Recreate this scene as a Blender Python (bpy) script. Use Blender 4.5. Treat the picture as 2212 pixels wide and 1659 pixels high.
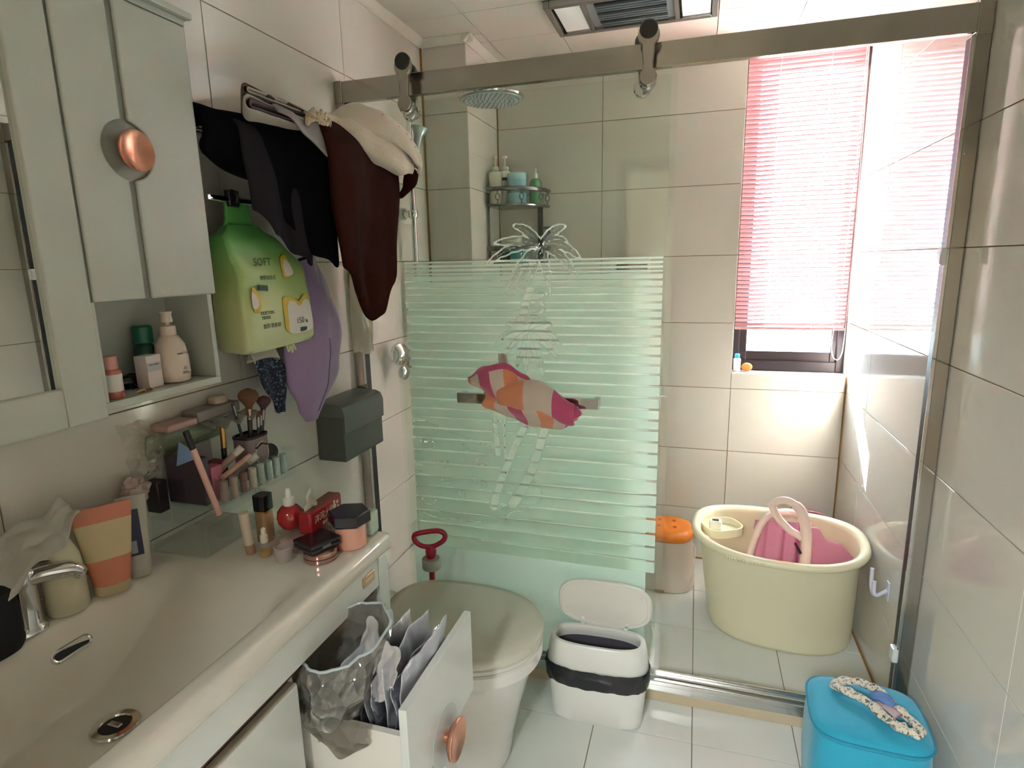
import bpy, bmesh, math, random
import numpy as np
from mathutils import Matrix, Vector, Euler, noise as mnoise

random.seed(7)
for o in list(bpy.data.objects): bpy.data.objects.remove(o)
SC = bpy.context.scene
COL = SC.collection
PI = math.pi
W, YB, CEIL = 1.770, 2.843, 2.345          # right wall, back wall, ceiling; left wall is x = 0, floor z = 0

# ------------------------------------------------------------------ camera
cam = bpy.data.cameras.new('camera')
cam.sensor_fit = 'HORIZONTAL'; cam.sensor_width = 36.0
cam.lens = 1282.4 / 2212 * 36.0
cam.clip_start = 0.02
co = bpy.data.objects.new('camera', cam); COL.objects.link(co)
yaw, pitch, roll = math.radians(17.252), math.radians(11.522), math.radians(-1.188)
fw = Vector((-math.sin(yaw) * math.cos(pitch), math.cos(yaw) * math.cos(pitch), -math.sin(pitch)))
r0 = Vector((math.cos(yaw), math.sin(yaw), 0)); u0 = r0.cross(fw)
rt = r0 * math.cos(roll) + u0 * math.sin(roll); upv = rt.cross(fw)
co.matrix_world = Matrix(((rt.x, upv.x, -fw.x, 1.1297), (rt.y, upv.y, -fw.y, 0.0), (rt.z, upv.z, -fw.z, 1.4464), (0, 0, 0, 1)))
SC.camera = co

# ------------------------------------------------------------------ world, sun, exposure
wd = bpy.data.worlds.new('sky'); SC.world = wd; wd.use_nodes = True
bg = wd.node_tree.nodes['Background']
bg.inputs['Color'].default_value = (0.60, 0.85, 1.0, 1); bg.inputs['Strength'].default_value = 30.0
sun = bpy.data.lights.new('sun', 'SUN'); sun.energy = 150.0; sun.angle = math.radians(0.6); sun.color = (1.0, 0.98, 0.97)
so = bpy.data.objects.new('sun', sun); COL.objects.link(so)
so.rotation_euler = Vector((0.41, -0.575, -0.485)).to_track_quat('-Z', 'Y').to_euler(); so.location = (0, 6, 4)
# fill light added to brighten the room through the open doorway behind the camera
hl = bpy.data.lights.new('hallway_fill', 'AREA'); hl.shape = 'RECTANGLE'; hl.size = 0.75; hl.size_y = 0.8; hl.energy = 98.0; hl.color = (0.93, 0.99, 1.0)
ho = bpy.data.objects.new('hallway_fill', hl); COL.objects.link(ho); ho.location = (0.57, -1.60, 2.44)
ho.rotation_euler = (math.radians(28), 0, 0)
# sampling portal lying in the window opening
pl = bpy.data.lights.new('window_portal', 'AREA'); pl.shape = 'RECTANGLE'; pl.size = 0.46; pl.size_y = 1.36; pl.cycles.is_portal = True
po = bpy.data.objects.new('window_portal', pl); COL.objects.link(po); po.location = (1.535, 3.03, 1.62); po.rotation_euler = (-PI / 2, 0, 0)
SC.view_settings.view_transform = 'Standard'; SC.view_settings.look = 'None'
SC.view_settings.gamma = 1.0; SC.view_settings.use_curve_mapping = False
SC.view_settings.exposure = 1.1
cy = SC.cycles
cy.max_bounces = 8; cy.diffuse_bounces = 5; cy.glossy_bounces = 4; cy.transmission_bounces = 4; cy.transparent_max_bounces = 20
cy.caustics_reflective = True; cy.blur_glossy = 1.0; cy.caustics_refractive = False; cy.sample_clamp_indirect = 40.0
cy.use_denoising = True; cy.use_adaptive_sampling = True; cy.adaptive_threshold = 0.09; cy.adaptive_min_samples = 32

# ------------------------------------------------------------------ helpers: materials
def srgb(h):
    h = h.lstrip('#'); v = [int(h[i:i + 2], 16) / 255 for i in (0, 2, 4)]
    return tuple(c / 12.92 if c <= 0.04045 else ((c + 0.055) / 1.055) ** 2.4 for c in v)
def _c(c): return (srgb(c) if isinstance(c, str) else tuple(c)) + (1.0,)
def nt(name):
    m = bpy.data.materials.new(name); m.use_nodes = True
    t = m.node_tree; t.nodes.clear()
    out = t.nodes.new('ShaderNodeOutputMaterial')
    return m, t, out
def nd(t, typ, **kw):
    n = t.nodes.new(typ)
    for k, v in kw.items():
        if k in n.inputs: n.inputs[k].default_value = v
        else: setattr(n, k, v)
    return n
MATS = {}
def mat(name, col, rough=0.5, metal=0.0, var=0.0, vscale=6.0, bump=0.0, bscale=60.0, coat=0.0, trans=0.0, sss=0.0, sheen=0.0, rnd=0.0, emit=None, spec=0.5, col2=None, alpha=1.0):
    if name in MATS: return MATS[name]
    m, t, out = nt(name)
    p = nd(t, 'ShaderNodeBsdfPrincipled'); p.inputs['Base Color'].default_value = _c(col)
    p.inputs['Roughness'].default_value = rough; p.inputs['Metallic'].default_value = metal
    p.inputs['Specular IOR Level'].default_value = spec
    if coat: p.inputs['Coat Weight'].default_value = coat; p.inputs['Coat Roughness'].default_value = 0.06
    if trans: p.inputs['Transmission Weight'].default_value = trans
    if sheen: p.inputs['Sheen Weight'].default_value = sheen; p.inputs['Sheen Roughness'].default_value = 0.5
    if sss: p.inputs['Subsurface Weight'].default_value = sss; p.inputs['Subsurface Scale'].default_value = 0.02
    tc = nd(t, 'ShaderNodeTexCoord')
    if var or rnd or col2:
        src = None
        mix = nd(t, 'ShaderNodeMix', data_type='RGBA')
        a = _c(col); b = _c(col2) if col2 else tuple(c * 0.72 for c in a[:3]) + (1,)
        mix.inputs[6].default_value = a; mix.inputs[7].default_value = b
        nz = nd(t, 'ShaderNodeTexNoise', Scale=vscale, Detail=4.0, Roughness=0.6)
        t.links.new(tc.outputs['Object'], nz.inputs['Vector'])
        mr = nd(t, 'ShaderNodeMapRange'); mr.inputs[1].default_value = 0.35; mr.inputs[2].default_value = 0.7; mr.inputs[4].default_value = var if not col2 else 1.0
        t.links.new(nz.outputs['Fac'], mr.inputs[0])
        src = mr.outputs[0]
        if rnd:
            oi = nd(t, 'ShaderNodeObjectInfo'); ad = nd(t, 'ShaderNodeMath', operation='MULTIPLY_ADD'); ad.inputs[1].default_value = rnd
            t.links.new(oi.outputs['Random'], ad.inputs[0]); t.links.new(src, ad.inputs[2]); src = ad.outputs[0]
        t.links.new(src, mix.inputs[0]); t.links.new(mix.outputs[2], p.inputs['Base Color'])
    if bump:
        nb = nd(t, 'ShaderNodeTexNoise', Scale=bscale, Detail=3.0)
        t.links.new(tc.outputs['Object'], nb.inputs['Vector'])
        bp = nd(t, 'ShaderNodeBump', Strength=bump, Distance=0.01)
        t.links.new(nb.outputs['Fac'], bp.inputs['Height']); t.links.new(bp.outputs[0], p.inputs['Normal'])
    if emit: p.inputs['Emission Color'].default_value = _c(emit[0]); p.inputs['Emission Strength'].default_value = emit[1]
    t.links.new(p.outputs[0], out.inputs[0]); MATS[name] = m
    return m
def clear_mat(name, tint, refl=1.0, rough=0.02, crinkle=0.0, body=0.0):
    """thin clear sheet: tinted see-through plus a fresnel reflection (body = milky share)"""
    if name in MATS: return MATS[name]
    m, t, out = nt(name)
    tr = nd(t, 'ShaderNodeBsdfTransparent'); tr.inputs[0].default_value = _c(tint)
    gl = nd(t, 'ShaderNodeBsdfGlossy'); gl.inputs['Roughness'].default_value = rough; gl.inputs['Color'].default_value = (1, 1, 1, 1)
    lw = nd(t, 'ShaderNodeLayerWeight'); lw.inputs[0].default_value = 0.5
    pw = nd(t, 'ShaderNodeMath', operation='POWER'); pw.inputs[1].default_value = 5.0
    ma = nd(t, 'ShaderNodeMath', operation='MULTIPLY_ADD'); ma.inputs[1].default_value = 0.96; ma.inputs[2].default_value = 0.04
    ge = nd(t, 'ShaderNodeNewGeometry'); bf = nd(t, 'ShaderNodeMath', operation='MULTIPLY_ADD'); bf.inputs[1].default_value = -refl; bf.inputs[2].default_value = refl
    mx = nd(t, 'ShaderNodeMixShader'); mu = nd(t, 'ShaderNodeMath', operation='MULTIPLY')
    t.links.new(lw.outputs['Facing'], pw.inputs[0]); t.links.new(pw.outputs[0], ma.inputs[0]); t.links.new(ge.outputs['Backfacing'], bf.inputs[0])
    t.links.new(ma.outputs[0], mu.inputs[0]); t.links.new(bf.outputs[0], mu.inputs[1]); t.links.new(mu.outputs[0], mx.inputs[0])
    base = tr
    if body:
        df = nd(t, 'ShaderNodeBsdfDiffuse'); df.inputs[0].default_value = _c(tint)
        tl = nd(t, 'ShaderNodeBsdfTranslucent'); tl.inputs[0].default_value = _c(tint)
        ad = nd(t, 'ShaderNodeMixShader'); ad.inputs[0].default_value = 0.5
        t.links.new(df.outputs[0], ad.inputs[1]); t.links.new(tl.outputs[0], ad.inputs[2])
        m2 = nd(t, 'ShaderNodeMixShader'); m2.inputs[0].default_value = body
        t.links.new(tr.outputs[0], m2.inputs[1]); t.links.new(ad.outputs[0], m2.inputs[2]); base = m2
    if crinkle:
        tc = nd(t, 'ShaderNodeTexCoord'); vz = nd(t, 'ShaderNodeTexVoronoi', Scale=crinkle)
        bp = nd(t, 'ShaderNodeBump', Strength=0.9, Distance=0.02); t.links.new(tc.outputs['Object'], vz.inputs['Vector']); t.links.new(vz.outputs['Distance'], bp.inputs['Height'])
        t.links.new(bp.outputs[0], gl.inputs['Normal'])
        if body: t.links.new(bp.outputs[0], df.inputs['Normal'])
    t.links.new(base.outputs[0], mx.inputs[1]); t.links.new(gl.outputs[0], mx.inputs[2])
    t.links.new(mx.outputs[0], out.inputs[0]); MATS[name] = m
    return m
def thin_mat(name, col, tl=0.5, rough=0.6, tcol=None):
    """thin cloth, paper or slat that lets light glow through"""
    if name in MATS: return MATS[name]
    m, t, out = nt(name)
    p = nd(t, 'ShaderNodeBsdfPrincipled'); p.inputs['Base Color'].default_value = _c(col); p.inputs['Roughness'].default_value = rough
    b = nd(t, 'ShaderNodeBsdfTranslucent'); b.inputs[0].default_value = _c(tcol or col)
    mx = nd(t, 'ShaderNodeMixShader'); mx.inputs[0].default_value = tl
    t.links.new(p.outputs[0], mx.inputs[1]); t.links.new(b.outputs[0], mx.inputs[2]); t.links.new(mx.outputs[0], out.inputs[0])
    MATS[name] = m
    return m

# ------------------------------------------------------------------ helpers: objects
WM = {}
def tag(o, label=None, cat=None, group=None, kind=None):
    if label: o['label'] = label
    if cat: o['category'] = cat
    if group: o['group'] = group
    if kind: o['kind'] = kind
    return o
def thing(name, loc, label, cat, rz=0.0, group=None):
    o = bpy.data.objects.new(name, None); COL.objects.link(o); o.empty_display_size = 0.03
    o.location = loc; o.rotation_euler = (0, 0, rz); WM[o] = Matrix.Translation(loc) @ Matrix.Rotation(rz, 4, 'Z')
    return tag(o, label, cat, group)
def link(name, me, loc, parent=None):
    o = bpy.data.objects.new(name, me); COL.objects.link(o); o.location = loc; WM[o] = Matrix.Translation(loc)
    if parent is not None:
        o.parent = parent; o.matrix_parent_inverse = WM[parent].inverted()
    return o
def obj(name, bm, m, parent=None, smooth=True, frame=None, bevel=0.0, bseg=2, subs=0, solid=0.0, angle=40, soff=0.0, kind=None):
    """one bmesh -> one object with its origin at the base of the mesh; frame = matrix from local to world"""
    if frame is not None: bm.transform(frame)
    bmesh.ops.recalc_face_normals(bm, faces=bm.faces) if not solid else None
    xs = [v.co for v in bm.verts]
    lo = Vector((min(c.x for c in xs), min(c.y for c in xs), min(c.z for c in xs))); hi = Vector((max(c.x for c in xs), max(c.y for c in xs), max(c.z for c in xs)))
    loc = Vector(((lo.x + hi.x) / 2, (lo.y + hi.y) / 2, lo.z))
    bm.transform(Matrix.Translation(-loc))
    me = bpy.data.meshes.new(name); bm.to_mesh(me); bm.free()
    for mm in (m if isinstance(m, (list, tuple)) else [m]): me.materials.append(mm)
    o = link(name, me, loc, parent)
    if smooth:
        me.polygons.foreach_set('use_smooth', [True] * len(me.polygons))
        if not subs:
            try: me.set_sharp_from_angle(angle=math.radians(angle))
            except Exception: pass
    if solid:
        md = o.modifiers.new('thickness', 'SOLIDIFY'); md.thickness = solid; md.offset = soff
    if bevel:
        md = o.modifiers.new('bevel', 'BEVEL'); md.width = bevel; md.segments = bseg; md.limit_method = 'ANGLE'; md.angle_limit = math.radians(35)
    if subs:
        md = o.modifiers.new('subdivision', 'SUBSURF'); md.levels = subs; md.render_levels = subs
    if kind: o['kind'] = kind
    return o
# ------------------------------------------------------------------ helpers: shapes
def B(): return bmesh.new()
def box(bm, a, b, mi=0):
    x0, y0, z0 = a; x1, y1, z1 = b
    v = [bm.verts.new(p) for p in ((x0, y0, z0), (x1, y0, z0), (x1, y1, z0), (x0, y1, z0), (x0, y0, z1), (x1, y0, z1), (x1, y1, z1), (x0, y1, z1))]
    for f in ((3, 2, 1, 0), (4, 5, 6, 7), (0, 1, 5, 4), (1, 2, 6, 5), (2, 3, 7, 6), (3, 0, 4, 7)):
        bm.faces.new([v[i] for i in f]).material_index = mi
    return bm
def bx(a, b): return box(B(), a, b)
def loft(bm, rings, caps=(True, True), closed=True, mi=0):
    vs = [[bm.verts.new(p) for p in r] for r in rings]
    n = len(vs[0])
    for a, b in zip(vs, vs[1:]):
        for i in range(n if closed else n - 1):
            j = (i + 1) % n
            bm.faces.new((a[i], a[j], b[j], b[i])).material_index = mi
    if caps[0]: bm.faces.new(list(reversed(vs[0]))).material_index = mi
    if caps[1]: bm.faces.new(vs[-1]).material_index = mi
    return bm
def lathe(prof, seg=28, c=(0, 0, 0), caps=(True, True), bm=None, mi=0, sx=1.0, sy=1.0):
    bm = bm or B()
    rings = [[(c[0] + r * sx * math.cos(2 * PI * i / seg), c[1] + r * sy * math.sin(2 * PI * i / seg), c[2] + z) for i in range(seg)] for r, z in prof]
    return loft(bm, rings, caps, mi=mi)
def sup(a, b, n, seg, z, c=(0, 0), rot=0.0):
    """superellipse ring"""
    out = []
    for i in range(seg):
        t = 2 * PI * i / seg; ct, st = math.cos(t), math.sin(t)
        x = a * math.copysign(abs(ct) ** (2 / n), ct); y = b * math.copysign(abs(st) ** (2 / n), st)
        out.append((c[0] + x * math.cos(rot) - y * math.sin(rot), c[1] + x * math.sin(rot) + y * math.cos(rot), z))
    return out
def tube(path, r, seg=10, bm=None, closed=False, caps=True, mi=0, flat=1.0):
    bm = bm or B()
    P = [Vector(p) for p in path]; n = len(P)
    R = r if isinstance(r, (list, tuple)) else [r] * n
    rings = []; up = None
    for i in range(n):
        a = P[i - 1] if (i or closed) else P[i]; b = P[(i + 1) % n] if (i < n - 1 or closed) else P[i]
        d = (b - a).normalized()
        if up is None:
            up = Vector((0, 0, 1)) if abs(d.z) < 0.9 else Vector((1, 0, 0))
        up = (up - d * up.dot(d)).normalized(); s = d.cross(up)
        rings.append([P[i] + (s * math.cos(2 * PI * k / seg) + up * math.sin(2 * PI * k / seg) * flat) * R[i] for k in range(seg)])
    if closed: rings.append(rings[0])
    if closed:
        vs = [[bm.verts.new(p) for p in rg] for rg in rings[:-1]]
        for i in range(n):
            a, b = vs[i], vs[(i + 1) % n]
            for k in range(seg): bm.faces.new((a[k], a[(k + 1) % seg], b[(k + 1) % seg], b[k])).material_index = mi
        return bm
    return loft(bm, rings, (caps, caps), mi=mi)
def spline(pts, n=8, closed=False):
    P = [Vector(p) for p in pts]; out = []; m = len(P)
    for i in range(m if closed else m - 1):
        if closed: p0, p1, p2, p3 = P[i - 1], P[i], P[(i + 1) % m], P[(i + 2) % m]
        else: p0, p1, p2, p3 = P[max(i - 1, 0)], P[i], P[i + 1], P[min(i + 2, m - 1)]
        for k in range(n):
            t = k / n
            out.append(0.5 * ((2 * p1) + (p2 - p0) * t + (2 * p0 - 5 * p1 + 4 * p2 - p3) * t * t + (3 * p1 - p0 - 3 * p2 + p3) * t ** 3))
    if not closed: out.append(P[-1])
    return out
def prism(poly, lo, hi, axis='z', bm=None, mi=0):
    bm = bm or B()
    f = {'z': lambda p, h: (p[0], p[1], h), 'y': lambda p, h: (p[0], h, p[1]), 'x': lambda p, h: (h, p[0], p[1])}[axis]
    return loft(bm, [[f(p, lo) for p in poly], [f(p, hi) for p in poly]], mi=mi)
def surf(nu, nv, f, bm=None, mfun=None):
    bm = bm or B()
    v = [[bm.verts.new(f(i / nu, j / nv)) for j in range(nv + 1)] for i in range(nu + 1)]
    for i in range(nu):
        for j in range(nv):
            fc = bm.faces.new((v[i][j], v[i + 1][j], v[i + 1][j + 1], v[i][j + 1]))
            if mfun: fc.material_index = mfun((i + .5) / nu, (j + .5) / nv)
    return bm
def nz(x, y, z, s=1.0): return mnoise.noise(Vector((x * s, y * s, z * s)))
def smooth01(t): t = min(1, max(0, t)); return t * t * (3 - 2 * t)
def lerp(a, b, t): return a + (b - a) * t
def interp(tab, t):
    for (a, va), (b, vb) in zip(tab, tab[1:]):
        if t <= b: return lerp(va, vb, smooth01((t - a) / (b - a)) if b > a else 0) if t > a else va
    return tab[-1][1]
def text(name, body, size, frame, m, parent, depth=0.0002, align='LEFT', sx=1.0):
    """lettering as a thin mesh; frame maps local x (reading) / y (up) to the world"""
    cu = bpy.data.curves.new(name, 'FONT'); cu.body = body; cu.size = size; cu.extrude = depth; cu.align_x = align; cu.resolution_u = 3
    to = bpy.data.objects.new(name, cu); COL.objects.link(to)
    dg = bpy.context.evaluated_depsgraph_get(); me = bpy.data.meshes.new_from_object(to.evaluated_get(dg))
    bpy.data.objects.remove(to); bpy.data.curves.remove(cu)
    bm = B(); bm.from_mesh(me); bpy.data.meshes.remove(me)
    if not bm.verts: bm.free(); return None
    if sx != 1.0: bm.transform(Matrix.Diagonal((sx, 1, 1, 1)))
    return obj(name, bm, m, parent, smooth=False, frame=frame)
def fr(o, x, y):
    """frame with origin o, local x axis and y axis"""
    x = Vector(x).normalized(); y = Vector(y); y = (y - x * y.dot(x)).normalized(); z = x.cross(y)
    return Matrix(((x.x, y.x, z.x, o[0]), (x.y, y.y, z.y, o[1]), (x.z, y.z, z.z, o[2]), (0, 0, 0, 1)))

# ================================================================== the room
TILE = mat('wall_tile', '#d8d2c8', 0.07, var=0.10, vscale=2.2, rnd=0.05, spec=0.42)
FTILE = mat('floor_tile', '#e0e2dc', 0.16, var=0.08, vscale=2.0, rnd=0.05)
GROUT = mat('grout', '#8d775a', 0.9, var=0.3)
RGROUT = mat('corner_grout', '#9a7038', 0.8, var=0.4, vscale=20)
WHITEP = mat('ceiling_trim', '#e4dfd2', 0.45)
CPANEL = mat('ceiling_panel', '#dcd6c9', 0.30, rnd=0.06, var=0.03)
STEEL = mat('brushed_steel', '#b3ada5', 0.14, metal=1.0, var=0.10, vscale=30)
CHROME = mat('chrome', '#d8d8d8', 0.06, metal=1.0)
DARK = mat('dark_seal', '#1d1a1c', 0.45)
ALU = mat('aluminium', '#cfcfcd', 0.22, metal=1.0)

_tiles = {}
def tile(parent, plane, u0, u1, v0, v1, at, nrm, m, th=0.008, name='tile'):
    """one tile: plane 'x'|'y'|'z' at coordinate `at`, facing nrm (+1/-1); alike tiles share one mesh"""
    g = 0.0013
    du, dv = u1 - u0 - 2 * g, v1 - v0 - 2 * g
    if du < 0.004 or dv < 0.004: return
    key = (plane, round(du, 4), round(dv, 4), nrm, m.name, th)
    if key not in _tiles:
        bm = B(); e = 0.0006
        hu, hv = du / 2, dv / 2
        def P(u, v, d):
            d *= -nrm
            return {'x': (d, u, v), 'y': (u, d, v), 'z': (u, v, d)}[plane]
        rings = [[P(-hu, -hv, th), P(hu, -hv, th), P(hu, hv, th), P(-hu, hv, th)], [P(-hu, -hv, e), P(hu, -hv, e), P(hu, hv, e), P(-hu, hv, e)],
                 [P(-hu + e, -hv + e, 0), P(hu - e, -hv + e, 0), P(hu - e, hv - e, 0), P(-hu + e, hv - e, 0)]]
        loft(bm, rings); bmesh.ops.recalc_face_normals(bm, faces=bm.faces)
        me = bpy.data.meshes.new(name); bm.to_mesh(me); bm.free(); me.materials.append(m); _tiles[key] = me
    cu, cv = (u0 + u1) / 2, (v0 + v1) / 2
    loc = {'x': (at, cu, cv), 'y': (cu, at, cv), 'z': (cu, cv, at)}[plane]
    return link(name, _tiles[key], loc, parent)
def cuts(lo, hi, joints):
    c = [lo] + sorted(j for j in joints if lo + 0.004 < j < hi - 0.004) + [hi]
    return list(zip(c, c[1:]))
def tiled(parent, plane, ur, vr, uj, vj, at, nrm, m, holes=(), name='tile'):
    for u0, u1 in cuts(*ur, uj):
        for v0, v1 in cuts(*vr, vj):
            rects = [(u0, u1, v0, v1)]
            for hu0, hu1, hv0, hv1 in holes:
                nr = []
                for a, b, c, d in rects:
                    if a >= hu1 - 1e-4 or b <= hu0 + 1e-4 or c >= hv1 - 1e-4 or d <= hv0 + 1e-4: nr.append((a, b, c, d)); continue
                    if c < hv0: nr.append((a, b, c, hv0))
                    if d > hv1: nr.append((a, b, hv1, d))
                    cc, dd = max(c, hv0), min(d, hv1)
                    if a < hu0: nr.append((a, hu0, cc, dd))
                    if b > hu1: nr.append((hu1, b, cc, dd))
                rects = nr
            for r in rects: tile(parent, plane, *r, at, nrm, m, name=name)
ROWS = [0.261 + 0.3 * k for k in range(8)]
Y0 = -0.75                                  # wall with the doorway, behind the camera
D = 0.0025                                  # grout lies this much behind the tile face
def wall(name, a, b, m=GROUT):
    return tag(obj(name, bx(a, b), m, smooth=False), kind='structure')
fl = wall('floor', (-0.1, Y0 - 2.2, -0.12), (W + 0.1, YB + 0.1, -D))
tiled(fl, 'z', (0, W), (Y0, YB - 0.004), [0.271 + 0.3 * i for i in range(6)], [2.839 - 0.3 * j for j in range(13)], 0.0, 1, FTILE)
wl = wall('wall_left', (-0.12, Y0, 0), (-D, YB + 0.1, CEIL + 0.05))
tiled(wl, 'x', (Y0, 2.455), (0, CEIL), [1.856 - 0.6 * j for j in range(5)], ROWS, 0.0, 1, TILE)
wr = wall('wall_right', (W + D, Y0, 0), (W + 0.12, YB + 0.2, CEIL + 0.05))
tiled(wr, 'x', (Y0, 3.0), (0, CEIL), [1.308 + 0.6 * j for j in range(-4, 4)], ROWS, W, -1, TILE)
# back wall with the window opening
WX0, WZ0, WZ1 = 1.299, 0.934, 2.30
wb = B()
box(wb, (-0.1, YB + D, 0), (WX0 - D, YB + 0.17, CEIL + 0.05)); box(wb, (WX0 - D, YB + D, 0), (W + D, YB + 0.17, WZ0 - D)); box(wb, (WX0 - D, YB + D, WZ1 + D), (W + D, YB + 0.17, CEIL + 0.05))
wb = tag(obj('wall_back', wb, GROUT, smooth=False), kind='structure')
tiled(wb, 'y', (0.2, W), (0, CEIL), [0.098, 0.698, 1.298], ROWS, YB, -1, TILE, holes=[(WX0, W + 1, WZ0, WZ1)])
tile(wb, 'z', WX0, W, YB, 2.93, WZ0, 1, TILE); tile(wb, 'x', YB, 2.93, WZ0, 1.461, WX0, 1, TILE); tile(wb, 'x', YB, 2.93, 1.461, 2.061, WX0, 1, TILE); tile(wb, 'x', YB, 2.93, 2.061, WZ1, WX0, 1, TILE)
# pipe boxing in the back left corner
pb = wall('wall_pillar', (-0.05, 2.455 + D, 0), (0.2 - D, YB + 0.02, CEIL + 0.02))
tiled(pb, 'y', (0, 0.2), (0, CEIL), [], ROWS, 2.455, -1, TILE); tiled(pb, 'x', (2.455, YB), (0, CEIL), [], ROWS, 0.2, 1, TILE)
# brown silicone in the corners
for nm, a, b in (('trim_1', (0, 2.447, 0), (0.006, 2.4555, CEIL)), ('trim_2', (0.1995, YB - 0.005, 0), (0.205, YB + 0.001, CEIL)), ('trim_3', (W - 0.005, YB - 0.005, 0), (W + 0.001, YB + 0.001, WZ0)),
                 ('trim_4', (W - 0.006, 1.86, 0), (W + 0.001, YB, 0.006)), ('trim_5', (0.2, YB - 0.005, 0), (W, YB + 0.001, 0.006))):
    tag(obj(nm, bx(a, b), RGROUT, smooth=False), kind='structure')
# wall behind the camera with an open doorway, and the hallway beyond
PLAS = mat('hall_plaster', '#d8d0c2', 0.8)
wn = B()
box(wn, (-0.1, Y0 - 0.12, 0), (0.62, Y0, CEIL)); box(wn, (1.52, Y0 - 0.12, 0), (W + 0.1, Y0, CEIL)); box(wn, (0.62, Y0 - 0.12, 2.08), (1.52, Y0, CEIL))
tag(obj('wall_front', wn, PLAS, smooth=False), kind='structure')
wh = B()
box(wh, (-0.6, Y0 - 2.2, 0), (-0.5, Y0 - 0.12, 2.5)); box(wh, (2.4, Y0 - 2.2, 0), (2.5, Y0 - 0.12, 2.5)); box(wh, (-0.6, Y0 - 2.3, 0), (2.5, Y0 - 2.2, 2.5)); box(wh, (-0.6, Y0 - 2.3, 2.5), (2.5, Y0 - 0.12, 2.6))
box(wh, (-0.6, Y0 - 2.3, -0.1), (-0.1, Y0 - 0.12, 0)); box(wh, (W + 0.1, Y0 - 2.3, -0.1), (2.5, Y0 - 0.12, 0)); box(wh, (-0.6, Y0 - 0.13, 0), (-0.1, Y0 - 0.12, 2.5)); box(wh, (W + 0.1, Y0 - 0.13, 0), (2.5, Y0 - 0.12, 2.5)); box(wh, (-0.6, Y0 - 0.13, CEIL), (2.5, Y0 - 0.12, 2.5))
tag(obj('wall_hallway', wh, PLAS, smooth=False), kind='structure')
df_ = B()
box(df_, (0.58, Y0 - 0.14, 0), (0.65, Y0 + 0.015, 2.12)); box(df_, (1.49, Y0 - 0.14, 0), (1.56, Y0 + 0.015, 2.12)); box(df_, (0.58, Y0 - 0.14, 2.05), (1.56, Y0 + 0.015, 2.12))
tag(obj('door_1', df_, mat('door_wood', '#7d5c40', 0.4, var=0.3), smooth=False), kind='structure')
# ceiling of clip-in panels
ce = wall('ceiling', (-0.1, Y0 - 0.1, CEIL + 0.004), (W + 0.1, YB + 0.2, CEIL + 0.12), mat('ceiling_gap', '#5e5646', 0.8))
cx = [0.269 + 0.3 * i for i in range(-1, 6)]; cyj = [2.546 - 0.3 * j for j in range(-1, 12)]
tiled(ce, 'z', (0.0, W), (Y0, YB), cx, cyj, CEIL, -1, CPANEL, holes=[(0.571, 1.167, 2.248, 2.544), (0, 0.2, 2.455, 3)], name='panel')
# cornice trim: a stepped white angle along the walls
def cornice(name, pts, inw):
    s = 0.032
    bm = B()
    for (a, b), (dx, dy) in zip(zip(pts, pts[1:]), inw):
        a = Vector((*a, 0)); b = Vector((*b, 0)); n = Vector((dx, dy, 0))
        prof = [(0, 0), (s, 0), (s, -0.003), (0.010, -0.022), (0.004, -0.026), (0, -0.026)]
        loft(bm, [[(a + n * p[0] + Vector((0, 0, CEIL + p[1]))) for p in prof], [(b + n * p[0] + Vector((0, 0, CEIL + p[1]))) for p in prof]])
    return tag(obj(name, bm, WHITEP, smooth=False), kind='structure')
cornice('trim_6', [(0.0, Y0), (0.0, 2.455)], [(1, 0)]); cornice('trim_7', [(0.0, 2.455), (0.232, 2.455)], [(0, -1)]); cornice('trim_8', [(0.2, 2.423), (0.2, YB)], [(1, 0)])
cornice('trim_9', [(0.2, YB), (W, YB)], [(0, -1)]); cornice('trim_10', [(W, Y0), (W, YB)], [(-1, 0)])

# ground far below the window, outside
tag(obj('ground', bx((-60, 3.5, -9.2), (60, 120, -9.0)), mat('ground_outside', '#8f9088', 0.9, var=0.3, vscale=0.2), smooth=False), kind='structure')
# ------------------------------------------------------------------ window
WFR = mat('window_frame_brown', '#3a2f30', 0.35, metal=0.3)
win = thing('window_1', (1.535, 2.95, WZ0), None, None); win['kind'] = 'structure'
def frame_rect(x0, x1, z0, z1, wv, wh0, wh1, y0, y1):
    bm = B()
    box(bm, (x0, y0, z0), (x0 + wv, y1, z1)); box(bm, (x1 - wv, y0, z0), (x1, y1, z1)); box(bm, (x0 + wv, y0, z0), (x1 - wv, y1, z0 + wh0)); box(bm, (x0 + wv, y0, z1 - wh1), (x1 - wv, y1, z1))
    return bm
obj('window_frame', frame_rect(WX0 + 0.002, W - 0.002, WZ0 + 0.001, WZ1, 0.030, 0.045, 0.03, 2.925, 3.0), WFR, win, smooth=False, bevel=0.003)
obj('window_sash', frame_rect(WX0 + 0.030, W - 0.022, WZ0 + 0.040, WZ1 - 0.02, 0.034, 0.05, 0.03, 2.940, 2.985), WFR, win, smooth=False, bevel=0.003)
obj('pane', bx((WX0 + 0.062, 2.960, WZ0 + 0.088), (W - 0.054, 2.966, WZ1 - 0.045)), clear_mat('window_glass', (0.97, 0.99, 1.0)), win, smooth=False)
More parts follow.
